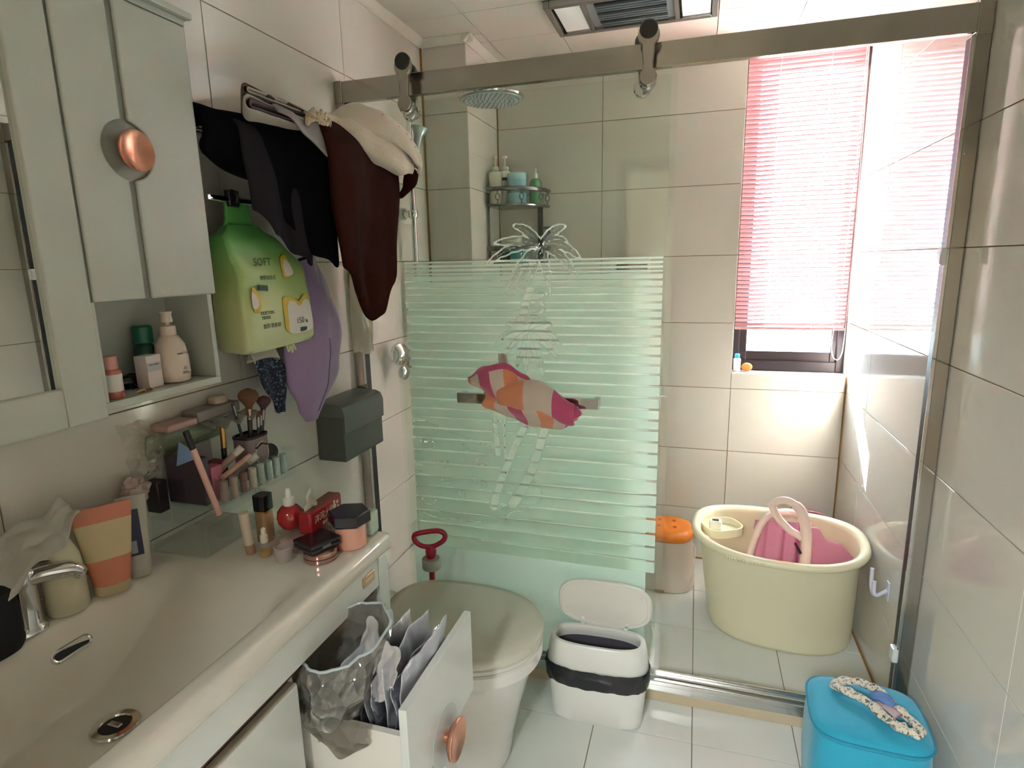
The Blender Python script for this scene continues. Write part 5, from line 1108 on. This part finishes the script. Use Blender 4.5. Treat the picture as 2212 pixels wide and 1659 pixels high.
tag(obj('clear_jar', lathe([(0.015, 0), (0.017, 0.003), (0.019, 0.030), (0.016, 0.031), (0.014, 0.005)], 28, (0.333, 0.945, Z0)), clear_mat('jar_frost', (0.92, 0.88, 0.86), 1.0, body=0.35)), 'small frosted empty jar in front of the clear box', 'jar')
cbx = thing('clear_box', (0.315, 1.015, Z0), 'clear acrylic box under the red dropper bottle', 'box')
acrylic_box(cbx, 'box_shell', (0.282, 0.975, Z0), (0.368, 1.090, 0.884), 0.0025, top=True, mt=clear_mat('acrylic_rosy', (0.94, 0.89, 0.87), 1.0, body=0.12))
obj('cotton_pads', bx((0.290, 0.984, Z0 + 0.003), (0.360, 1.080, 0.872)), mat('cotton_pad', '#cdbcb2', 0.9), cbx, bevel=0.004)
rb = thing('serum_bottle', (0.302, 1.014, 0.8872), 'round red glass serum bottle with a white dropper', 'bottle')
obj('glass_bulb', lathe([(0.012, 0), (0.019, 0.004), (0.0265, 0.016), (0.0285, 0.028), (0.026, 0.041), (0.018, 0.051), (0.011, 0.055)], 36, (0.302, 1.014, 0.8872)), mat('red_glass', '#a51f25', 0.12, coat=0.6), rb)
obj('dropper_collar', lathe([(0.0115, 0.054), (0.012, 0.055), (0.0118, 0.070), (0.008, 0.072)], 24, (0.302, 1.014, 0.8872)), WHITE, rb)
obj('dropper_bulb', lathe([(0.0065, 0.071), (0.0068, 0.073), (0.0060, 0.086), (0.0045, 0.092), (0.0012, 0.094)], 18, (0.302, 1.014, 0.8872)), WHITE, rb)
# red tissue packet with a tissue standing out
rpk = thing('tissue_packet', (0.353, 1.052, 0.8873), 'red tissue packet with white Chinese lettering and a tissue pulled out', 'tissue pack', rz=math.radians(2))
RF = WM[rpk]
obj('packet', bx((-0.016, -0.062, 0.0), (0.016, 0.062, 0.050)), mat('packet_red', '#9c1c26', 0.3, var=0.15), rpk, frame=RF, bevel=0.005)
obj('packet_top', bx((-0.0145, -0.058, 0.0495), (0.0145, 0.058, 0.0508)), mat('packet_brown', '#7d4a36', 0.4), rpk, frame=RF, smooth=False)
PW = mat('packet_print', '#d9cbb0', 0.5)
text('lettering', '洋河大曲', 0.019, RF @ fr((0.0164, -0.048, 0.022), (0, 1, 0), (0, 0, 1)), PW, rpk)
text('lettering', '绵柔', 0.010, RF @ fr((0.0164, -0.020, 0.007), (0, 1, 0), (0, 0, 1)), PW, rpk)
for yy, zz, r in ((0.030, 0.030, 0.006), (0.030, 0.040, 0.004), (0.042, 0.036, 0.004), (0.044, 0.024, 0.004)): obj('bottle_print', lathe([(r, 0), (r, 0.0004)], 16), PW, rpk, frame=RF @ fr((0.0161, yy, zz), (0, 1, 0), (0, 0, 1)), smooth=False)
def tiss(u, v): return RF @ Vector((0.014 * math.sin(4 * u + 1) * v + 0.010 * nz(u * 4, v * 3, 2), lerp(-0.055, -0.012, u) + 0.014 * v * (u - .5), 0.050 + (0.044 + 0.012 * math.sin(5 * u)) * v))
obj('tissue', surf(14, 12, tiss), thin_mat('tissue_white', '#d6d0c6', 0.35), rpk, subs=1, solid=0.001)
# compacts
ROSEG = mat('rose_gold', '#c39a8c', 0.18, metal=0.9)
cp = thing('cushion_compact', (0.402, 0.972, Z0), 'rose gold cushion compact lying under a black case', 'compact')
obj('case_bottom', lathe([(0.030, 0), (0.034, 0.003), (0.034, 0.010)], 40, (0.402, 0.972, Z0)), ROSEG, cp)
obj('case_seam', lathe([(0.0335, 0.010), (0.0335, 0.012)], 40, (0.402, 0.972, Z0)), DARK, cp)
obj('case_top', lathe([(0.034, 0.012), (0.0345, 0.014), (0.034, 0.021), (0.030, 0.024)], 40, (0.402, 0.972, Z0)), ROSEG, cp)
bp_ = thing('powder_compact', (0.392, 0.978, Z0 + 0.0245), 'square black powder compact on top of the rose gold one', 'compact', rz=-0.35)
obj('case_base', bx((-0.033, -0.036, 0.0), (0.033, 0.036, 0.009)), mat('case_black', '#2a2628', 0.25), bp_, frame=WM[bp_], bevel=0.003)
obj('case_lid', bx((-0.033, -0.036, 0.0095), (0.033, 0.036, 0.019)), mat('case_black', '#2a2628'), bp_, frame=WM[bp_], bevel=0.003)
obj('clasp', bx((0.0325, -0.010, 0.006), (0.0345, 0.010, 0.012)), mat('clasp_grey', '#5a5556', 0.3), bp_, frame=WM[bp_], smooth=False)
# peach jar with a black lid
pj_ = thing('cream_jar', (0.432, 1.042, Z0), 'peach cream jar with a faceted black lid at the counter corner', 'jar')
obj('jar_glass', lathe([(0.030, 0), (0.033, 0.003), (0.0335, 0.050), (0.031, 0.054)], 40, (0.432, 1.042, Z0)), mat('peach_glass', '#d99c86', 0.25, coat=0.5), pj_)
obj('lid', loft(B(), [[(0.432 + r * math.cos(a), 1.042 + r * math.sin(a), Z0 + z) for a in [math.radians(20 + 60 * k) for k in range(6)]] for r, z in ((0.043, 0.054), (0.045, 0.057), (0.045, 0.078), (0.042, 0.081))]), mat('lid_black', '#242028', 0.22), pj_, smooth=False)
tag(obj('green_carton', bx((0.400, 1.088, Z0), (0.455, 1.124, 0.905)), mat('carton_green', '#b9cbbb', 0.4), bevel=0.006), 'pale green carton behind the peach jar', 'box')

# ================================================================== towel rack and what hangs on it
tr0 = thing('towel_rack', (0.12, 1.40, 1.60), 'chrome towel rack on the left wall buried under clothes', 'rack')
RY0, RY1 = 1.09, 1.74
for x in (0.040, 0.070, 0.098): obj('shelf_bar', tube([(x, RY0, 1.752), (x, RY1, 1.752)], 0.007, 10), CHROME, tr0)
obj('lower_bar', tube([(0.105, RY0, 1.600), (0.105, RY1, 1.600)], 0.008, 12), CHROME, tr0)
for y in (RY0, RY1):
    bm = B(); box(bm, (0.0005, y - 0.011, 1.57), (0.010, y + 0.011, 1.775)); box(bm, (0.010, y - 0.005, 1.742), (0.106, y + 0.005, 1.762)); box(bm, (0.010, y - 0.005, 1.594), (0.115, y + 0.005, 1.606))
    obj('bracket', bm, CHROME, tr0, smooth=False, bevel=0.002)
ck = obj('black_clip', bx((0.098, 1.150, 1.585), (0.114, 1.182, 1.622)), mat('clip_black', '#18171a', 0.35), tr0, bevel=0.003)
def drape(nu, nv, prof, hem, y0, y1, amp, k, seed, flare=0.0):
    """cloth laid over the rack: prof(u) -> list of (x, z) over the shelf down to the front edge, then falls to hem(u)"""
    def f(u, v):
        P = prof(u); zf = hem(u)
        y = lerp(y0(v), y1(v), u)
        n = len(P) - 1
        if v < 0.4:
            s = v / 0.4 * n; i = min(int(s), n - 1); t = s - i
            x, z = lerp(P[i][0], P[i + 1][0], t), lerp(P[i][1], P[i + 1][1], t)
        else:
            t = (v - 0.4) / 0.6; x = P[-1][0] + flare * t; z = lerp(P[-1][1], zf, t)
        r = smooth01((v - 0.25) / 0.5)
        x += amp * (math.sin(k * u * 2 * PI + seed + 1.4 * v) * 0.7 + nz(u * 5 + seed, v * 3, seed)) * (0.25 + r)
        y += 0.5 * amp * nz(u * 3, v * 4, seed + 5) * r
        z += 0.006 * nz(u * 6, v * 3, seed + 2)
        return (x, y, z)
    return surf(nu, nv, f)
BLK = mat('black_cotton', '#0b0a0e', 0.95, spec=0.1); CHA = mat('charcoal_cotton', '#282429', 0.95, spec=0.1, bump=0.2, bscale=300)
BRN = mat('brown_corduroy', '#34150f', 0.9, spec=0.1, bump=0.3, bscale=260, var=0.3, vscale=30)
LAV = mat('lavender_fleece', '#9a7fa6', 0.95, sheen=0.5, bump=0.25, bscale=220); FLC = mat('cream_fleece', '#d8c9b8', 0.95, sheen=0.4, bump=0.3, bscale=180)
tag(obj('black_trousers', drape(30, 22, lambda u: [(0.03, 1.778), (0.08 + 0.06 * u, 1.786), (0.105 + 0.09 * u, 1.782), (0.112 + 0.110 * u, 1.755)], lambda u: interp([(0, 1.690), (0.3, 1.640), (0.55, 1.560), (0.8, 1.470), (1, 1.44)], u), lambda v: 1.085, lambda v: 1.43 - 0.03 * v, 0.010, 2.2, 1.0), BLK, subs=1, solid=0.014), 'black trousers folded over the towel rack beside the cabinet', 'trousers')
tag(obj('charcoal_shirt', drape(22, 20, lambda u: [(0.05, 1.768), (0.12, 1.772), (0.150, 1.766), (0.158, 1.735)], lambda u: interp([(0, 1.575), (0.3, 1.52), (0.62, 1.475), (0.75, 1.47), (0.85, 1.445), (1, 1.455)], u), lambda v: 1.16 - 0.0 * v, lambda v: 1.36, 0.012, 2.0, 3.3, 0.02), CHA, subs=1, solid=0.010), 'charcoal grey shirt hanging below the black trousers', 'shirt')
bj = thing('brown_jumper', (0.2, 1.53, 1.29), 'dark brown ribbed jumper hanging from the rack', 'jumper')
(obj('jumper_body', drape(30, 26, lambda u: [(0.06, 1.79), (0.14, 1.815), (0.20, 1.808), (0.245, 1.765)], lambda u: interp([(0, 1.440), (0.25, 1.36), (0.45, 1.290), (0.60, 1.305), (0.75, 1.39), (0.9, 1.50), (1, 1.58)], u), lambda v: 1.345 + 0.02 * v, lambda v: 1.725 - 0.07 * max(0, v - 0.5), 0.016, 1.7, 5.1, 0.005), BRN, bj, subs=1, solid=0.022))
def sleeve(u, v):
    a = 2 * PI * u; c = [(0.275, 1.690, 1.745), (0.300, 1.700, 1.715), (0.290, 1.705, 1.680), (0.262, 1.690, 1.645)]
    s = v * 3; i = min(2, int(s)); t = s - i; p = [lerp(c[i][q], c[i + 1][q], t) for q in range(3)]
    r = 0.020 * math.sin(PI * (0.15 + 0.75 * v)) + 0.004
    return (p[0] + r * math.cos(a), p[1] + r * 0.9 * math.sin(a), p[2] + 0.3 * r * math.sin(a))
obj('cuff', surf(14, 12, sleeve), BRN, bj, subs=1)
fz = thing('fleece_robe', (0.24, 1.60, 1.72), 'cream fleece robe with pink lettering heaped on the end of the rack', 'robe')
def robe(u, v):
    # u: from the wall end of the heap (0) towards the tip that hangs at the glass door (1); v across
    P = [(0.115, 1.500, 1.815), (0.150, 1.540, 1.850), (0.190, 1.590, 1.868), (0.235, 1.640, 1.855), (0.275, 1.690, 1.815), (0.300, 1.715, 1.775), (0.305, 1.722, 1.745)]
    s = u * 6; i = min(5, int(s)); t = s - i; c = Vector([lerp(P[i][q], P[i + 1][q], t) for q in range(3)])
    a = lerp(-0.15, 1.15, v) * PI
    w = interp([(0, 0.05), (0.2, 0.075), (0.6, 0.085), (0.85, 0.065), (1, 0.030)], u); h = interp([(0, 0.03), (0.3, 0.058), (0.7, 0.052), (1, 0.024)], u)
    fold = 1 + 0.16 * math.sin(10 * v + 4 * u) + 0.18 * nz(u * 5, v * 6, 3)
    side = Vector((0.72, -0.69, 0.0))
    return c + side * (-w * math.cos(a) * fold * -1) * 1.0 + Vector((0, 0, (h * math.sin(a) - 0.035) * fold)) + Vector((0, 0, -0.045 * max(0, -math.cos(a)) * 0))
obj('robe_heap', surf(34, 22, robe), FLC, fz, subs=1, solid=0.012)
def robe2(u, v):
    c = Vector((0.165, 1.470, 1.835)).lerp(Vector((0.292, 1.702, 1.742)), u)
    a = 2 * PI * v; r = interp([(0, 0.018), (0.4, 0.036), (0.8, 0.040), (1, 0.016)], u) * (1 + 0.16 * nz(u * 5, math.cos(a) * 2, math.sin(a) * 2))
    return c + Vector((0.72, -0.69, 0)) * (r * 1.05 * math.cos(a) + 0.028) + Vector((0, 0, r * 1.2 * math.sin(a) - 0.012))
obj('robe_fold', surf(30, 20, robe2), FLC, fz, subs=1)
PKL = mat('pink_lettering', '#d38a86', 0.8)
for k in range(8):
    u = 0.42 + 0.06 * k; p = Vector(robe(u, 0.30)); n_ = Vector((0.35, -0.3, 0.9)).normalized()
    obj('pink_letter', tube([p + n_ * 0.001, p + n_ * 0.002 + Vector((0.006, -0.007, -0.006 + 0.003 * (k % 2)))], 0.0032, 6), PKL, fz)
p = Vector(robe2(0.78, 0.14)); obj('pink_motif', lathe([(0.011, 0), (0.010, 0.003), (0.004, 0.004)], 14), PKL, fz, frame=fr(p + Vector((0.003, -0.003, 0.002)), (0.5, 0.6, -0.6), (-0.4, 0.3, 0.9)))
# folded towels on top
def folded(name, label, zc, y0, y1, m_out, m_in, h, loops):
    t = thing(name, (0.11, (y0 + y1) / 2, zc), label, 'towel')
    pr = []
    n = 10
    # cross-section in the y-z plane (seen from the room): flattened loop
    out = [(y0 + h * (1 - math.cos(a)) * 0.9, zc + h + h * math.sin(a)) for a in [math.radians(-90 - 18 * k) for k in range(11)]][::-1]
    path = [(y1, zc + 0.25 * h)] + [(lerp(y1, y0 + h, k / 6), zc + 0.003 * math.sin(3 * k)) for k in range(1, 7)]
    arc = [(y0 + h - h * math.sin(a), zc + h - h * math.cos(a)) for a in [PI * k / 8 for k in range(1, 8)]]
    path += arc + [(lerp(y0 + h, y1, k / 6), zc + 2 * h - 0.008 * (k / 6) + 0.003 * math.sin(2 * k + 1)) for k in range(0, 7)]
    bm = B(); xs_ = [0.03, 0.10, 0.17, 0.222]
    rows2 = [[bm.verts.new((x, y + (0.222 - x) * 1.15, z)) for y, z in path] for x in xs_]
    for a, b in zip(rows2, rows2[1:]):
        for i in range(len(path) - 1): bm.faces.new((a[i], a[i + 1], b[i + 1], b[i]))
    obj('towel_cloth', bm, m_out, t, subs=1, solid=0.006)
    if loops:
        inner = [(y1 - 0.02, zc + 0.5 * h)] + [(lerp(y1 - 0.02, y0 + h + 0.012, k / 5), zc + 0.45 * h) for k in range(1, 6)] + [(y0 + h + 0.012 - 0.6 * h * math.sin(a), zc + h - 0.6 * h * math.cos(a)) for a in [PI * k / 6 for k in range(1, 6)]] + [(lerp(y0 + h + 0.012, y1 - 0.02, k / 5), zc + 1.5 * h) for k in range(0, 6)]
        bm = B(); rows2 = [[bm.verts.new((x, y + (0.222 - x) * 1.15, z)) for y, z in inner] for x in xs_]
        for a, b in zip(rows2, rows2[1:]):
            for i in range(len(inner) - 1): bm.faces.new((a[i], a[i + 1], b[i + 1], b[i]))
        obj('inner_fold', bm, m_in, t, subs=1, solid=0.005)
    return t
TWW = mat('towel_ivory', '#bcae9f', 0.95, sheen=0.3, bump=0.3, bscale=300); TWB = mat('towel_cocoa', '#4a332c', 0.95, sheen=0.2, bump=0.3, bscale=300); TWP = mat('towel_plum', '#6d5660', 0.95, sheen=0.3)
folded('folded_towel', 'ivory and plum towel folded flat under the cocoa one', 1.776, 1.100, 1.315, TWW, TWP, 0.013, True)
folded('folded_towel', 'cocoa brown towel folded on top of the ivory towel', 1.806, 1.098, 1.330, TWB, TWW, 0.008, True)
def scarf(u, v): return (0.215 + 0.022 * v + 0.006 * math.sin(8 * u), lerp(1.195, 1.365, u) - 0.01 * v, lerp(1.800, 1.785 - 0.075 * u ** 1.6, v) + 0.006 * nz(u * 5, v * 4, 3))
tag(obj('grey_cloth', surf(20, 10, scarf), mat('cloth_silver', '#8f8888', 0.9), subs=1, solid=0.005), 'silver grey cloth hanging in a point from under the towels', 'cloth')
def lace(u, v): return (0.226 + 0.012 * math.sin(PI * u) + 0.014 * nz(u * 8, v * 7, 9), lerp(1.300, 1.400, u), 1.806 + 0.012 * math.sin(PI * u) - 0.028 * v + 0.016 * nz(u * 9, v * 6, 4))
tag(obj('lace_trim_cloth', surf(28, 10, lace), mat('lace_beige', '#c0ab92', 0.95), subs=1, solid=0.006), 'beige lace cloth bunched between towels and fleece', 'cloth')

# lavender fleece bag
lf = thing('lavender_bag', (0.095, 1.40, 1.02), 'lavender fleece drawstring bag hanging below the rack', 'bag')
def lav(u, v):
    a = 2 * PI * u
    cy_ = interp([(0, 1.425), (0.4, 1.440), (0.75, 1.425), (1, 1.398)], v); cz = lerp(1.47, 1.020, v)
    ry = interp([(0, 0.045), (0.2, 0.085), (0.5, 0.126), (0.72, 0.112), (0.92, 0.055), (1, 0.024)], v); rx = interp([(0, 0.018), (0.3, 0.034), (0.7, 0.036), (1, 0.012)], v)
    w = 1 + 0.09 * math.sin(5 * a + 4 * v) * (1 - 0.5 * v) + 0.07 * nz(math.cos(a) * 2, math.sin(a) * 2, v * 3)
    return (0.095 + rx * math.cos(a) * w, cy_ + ry * math.sin(a) * w, cz + 0.010 * math.sin(a) * (1 - v))
obj('bag_body', surf(44, 30, lav), LAV, lf, subs=1)
obj('seam', tube(spline([Vector(lav(0.04 + 0.01 * math.sin(k), 0.5 + 0.05 * k)) + Vector((0.001, 0, 0)) for k in range(10)], 3), 0.0018, 6), mat('lavender_seam', '#7d648c', 0.9), lf)
# navy printed cloth
NAV = pattern_mat('navy_print', '#262d40', ['#5a6478', '#3a4358', '#7d8492'], 90)
def navy(u, v):
    y0_, y1_ = interp([(0, 1.195), (0.5, 1.215), (1, 1.268)], v), interp([(0, 1.262), (0.45, 1.318), (0.62, 1.312), (1, 1.288)], v)
    return (0.075 + 0.010 * math.sin(6 * u + 2 * v) + 0.012 * v, lerp(y0_, y1_, u), lerp(1.270, 1.070, v) + 0.012 * u * (1 - v))
nvk = tag(obj('navy_cloth', surf(16, 20, navy), NAV, subs=1, solid=0.006), 'navy cloth with a pale fleck print hanging in a point', 'cloth')

# green pack of tissues hung from a hook
gp_ = thing('tissue_pack', (0.10, 1.20, 1.26), 'green hanging pack of soft cotton tissues with print', 'tissue pack')
def green_mat():
    m, t, out = nt('pack_film')
    p = nd(t, 'ShaderNodeBsdfPrincipled'); p.inputs['Roughness'].default_value = 0.32
    at = nd(t, 'ShaderNodeAttribute', attribute_name='hgt')
    cr_ = nd(t, 'ShaderNodeValToRGB'); e = cr_.color_ramp.elements
    e[0].position = 0.0; e[0].color = _c('#c6ca9c'); e[1].position = 1.0; e[1].color = _c('#4f8f4c')
    for pos, c in ((0.35, '#bcc48a'), (0.62, '#9db56c'), (0.85, '#6aa257')):
        n = e.new(pos); n.color = _c(c)
    t.links.new(at.outputs['Fac'], cr_.inputs[0]); t.links.new(cr_.outputs[0], p.inputs['Base Color']); t.links.new(p.outputs[0], out.inputs[0])
    return m
GP = green_mat()
Zb, Zt = 1.252, 1.545
def pk_x(z, y):
    s = (z - Zb) / (Zt - Zb); d = interp([(0, 0.080), (0.12, 0.100), (0.55, 0.092), (0.85, 0.060), (1, 0.022)], s)
    return d
def pack_ring(s):
    z = lerp(Zb, Zt, s); d = interp([(0, 0.040), (0.05, 0.048), (0.15, 0.052), (0.6, 0.046), (0.85, 0.030), (1, 0.012)], s)
    w = interp([(0, 0.124), (0.03, 0.129), (0.3, 0.130), (0.7, 0.122), (0.88, 0.095), (1, 0.050)], s); yc = interp([(0, 1.250), (0.6, 1.245), (1, 1.190)], s)
    return [(p[0] + 0.0035 * nz(p[1] * 14, s * 5, 1), p[1], z + 0.004 * nz(p[1] * 12, p[0] * 10, s)) for p in sup(d, w, 9, 72, z, (0.100, yc))]
rg_ = [pack_ring(k / 22) for k in range(23)]
bm = loft(B(), rg_)
pko = obj('pack_bag', bm, GP, gp_, angle=55)
me = pko.data; at = me.attributes.new('hgt', 'FLOAT', 'POINT'); at.data.foreach_set('value', [min(1, max(0, v.co.z / (Zt - Zb))) for v in me.vertices])
hl_ = obj('hang_tab', loft(B(), [sup(0.006, w, 5, 32, z, (0.100, 1.185)) for z, w in ((1.535, 0.052), (1.560, 0.040), (1.585, 0.038), (1.608, 0.036))]), GP, gp_)
me = hl_.data; at = me.attributes.new('hgt', 'FLOAT', 'POINT'); at.data.foreach_set('value', [1.0] * len(me.vertices))
obj('hang_loop', tube([(0.105 + 0.014 * math.cos(a), 1.170, 1.606 + 0.016 * math.sin(a)) for a in [2 * PI * k / 16 for k in range(16)]], 0.003, 6, closed=True), mat('clip_black', '#18171a'), gp_)
def onpack(y, z, off=0.0008):
    s = (z - Zb) / (Zt - Zb); return 0.100 + interp([(0, 0.040), (0.05, 0.048), (0.15, 0.052), (0.6, 0.046), (0.85, 0.030), (1, 0.012)], s) + off + 0.003
PI_ = mat('pack_ink', '#3d4a34', 0.6); PY = mat('pack_yellow', '#d9b53c', 0.45); PWH = mat('pack_petal', '#dcd3cb', 0.45); PG = mat('pack_badge', '#2e4a36', 0.5)
def ptext(body, y, z, size, m=PI_): text('print', body, size, fr((onpack(y, z), y, z), (0, 1, 0), (-0.06, 0, 1)), m, gp_)
ptext('SOFT', 1.168, 1.452, 0.026); ptext('便携悬挂式', 1.180, 1.420, 0.011); ptext('COTTON\nTISSUE', 1.165, 1.338, 0.011); ptext('加厚 更柔韧', 1.168, 1.306, 0.012); ptext('150', 1.292, 1.306, 0.021); ptext('抽', 1.328, 1.306, 0.010)
def decal(name, poly, m, off=0.0):
    cy_ = sum(p[0] for p in poly) / len(poly); cz = sum(p[1] for p in poly) / len(poly); bm = B()
    lo = [bm.verts.new((onpack(y, z, off), y, z)) for y, z in poly]; hi = [bm.verts.new((onpack(y, z, off + 0.0004), y, z)) for y, z in poly]; c1 = bm.verts.new((onpack(cy_, cz, off + 0.0004), cy_, cz))
    n = len(poly)
    for i in range(n): bm.faces.new((hi[i], hi[(i + 1) % n], c1)); bm.faces.new((lo[i], lo[(i + 1) % n], hi[(i + 1) % n], hi[i]))
    return obj(name, bm, m, gp_, smooth=False)
def blob(pts): return [(p.x, p.y) for p in spline([(a, b, 0) for a, b in pts], 6, closed=True)]
decal('yellow_print', blob([(1.258, 1.288), (1.248, 1.325), (1.252, 1.372), (1.285, 1.372), (1.312, 1.362), (1.338, 1.378), (1.352, 1.360), (1.352, 1.300), (1.34, 1.285)]), PY)
decal('petal_print', blob([(1.268, 1.284), (1.262, 1.320), (1.268, 1.360), (1.292, 1.362), (1.312, 1.350), (1.338, 1.366), (1.356, 1.350), (1.357, 1.300), (1.345, 1.284)]), PWH, 0.0005)
decal('yellow_print', blob([(1.145, 1.350), (1.162, 1.348), (1.172, 1.365), (1.165, 1.392), (1.150, 1.402)]), PY); decal('petal_print', blob([(1.143, 1.357), (1.158, 1.355), (1.165, 1.368), (1.158, 1.385), (1.146, 1.392)]), PWH, 0.0005)
decal('yellow_print', blob([(1.265, 1.425), (1.270, 1.468), (1.292, 1.478), (1.300, 1.450), (1.298, 1.428)]), PY); decal('petal_print', blob([(1.272, 1.428), (1.276, 1.460), (1.290, 1.466), (1.302, 1.446), (1.300, 1.430)]), PWH, 0.0005)
decal('badge', [(1.168, 1.396), (1.202, 1.392), (1.204, 1.402), (1.202, 1.406), (1.168, 1.408)], PG); decal('badge', [(1.306, 1.284), (1.332, 1.284), (1.333, 1.294), (1.306, 1.295)], PG)
def frill(u, v): return (0.105 + 0.022 * math.cos(9 * u) * (0.4 + v), lerp(1.150, 1.275, u), lerp(1.268, 1.222 + 0.006 * math.sin(13 * u), v))
obj('tissue_frill', surf(40, 8, frill), thin_mat('tissue_white', '#d6d0c6'), gp_, subs=1, solid=0.0015)
obj('tissue_curl', tube(spline([(0.135, 1.268, 1.258), (0.138, 1.272, 1.236), (0.136, 1.280, 1.250), (0.137, 1.286, 1.232), (0.135, 1.294, 1.252), (0.136, 1.302, 1.236)], 6), 0.003, 6), mat('curl_cream', '#cfc9a6', 0.7), gp_)

# translucent carrier bag behind the jumper
def cbag(u, v): return (0.085 + 0.030 * math.sin(PI * u) + 0.008 * nz(u * 6, v * 6, 2), lerp(lerp(1.70, 1.655, smooth01(v * 1.6)), lerp(1.735, 1.775, smooth01(v * 1.6)), u), lerp(1.600, 1.17, v) + 0.006 * math.sin(14 * u))
tag(obj('carrier_bag', surf(20, 22, cbag), clear_mat('bag_milky', '#d3cdb8', 0.8, rough=0.2, body=0.8), subs=1), 'milky plastic bag hanging on the wall behind the jumper', 'bag')
# grey wall box
wbx = thing('paper_holder', (0.05, 1.66, 0.84), 'grey wall-mounted paper holder with a sloped flap lid', 'paper holder')
GB = mat('holder_grey', '#5d605b', 0.35, var=0.05)
obj('holder_box', bx((0.001, 1.545, 0.842), (0.100, 1.782, 0.985)), GB, wbx, smooth=False, bevel=0.003)
bm = prism([(0.001, 0.985), (0.100, 0.985), (0.102, 0.935), (0.106, 0.935), (0.107, 0.998), (0.098, 1.018), (0.080, 1.026), (0.001, 1.030)], 1.545, 1.786, 'y'); obj('flap_lid', bm, mat('holder_lid', '#6a6d6a', 0.3), wbx, bevel=0.002)
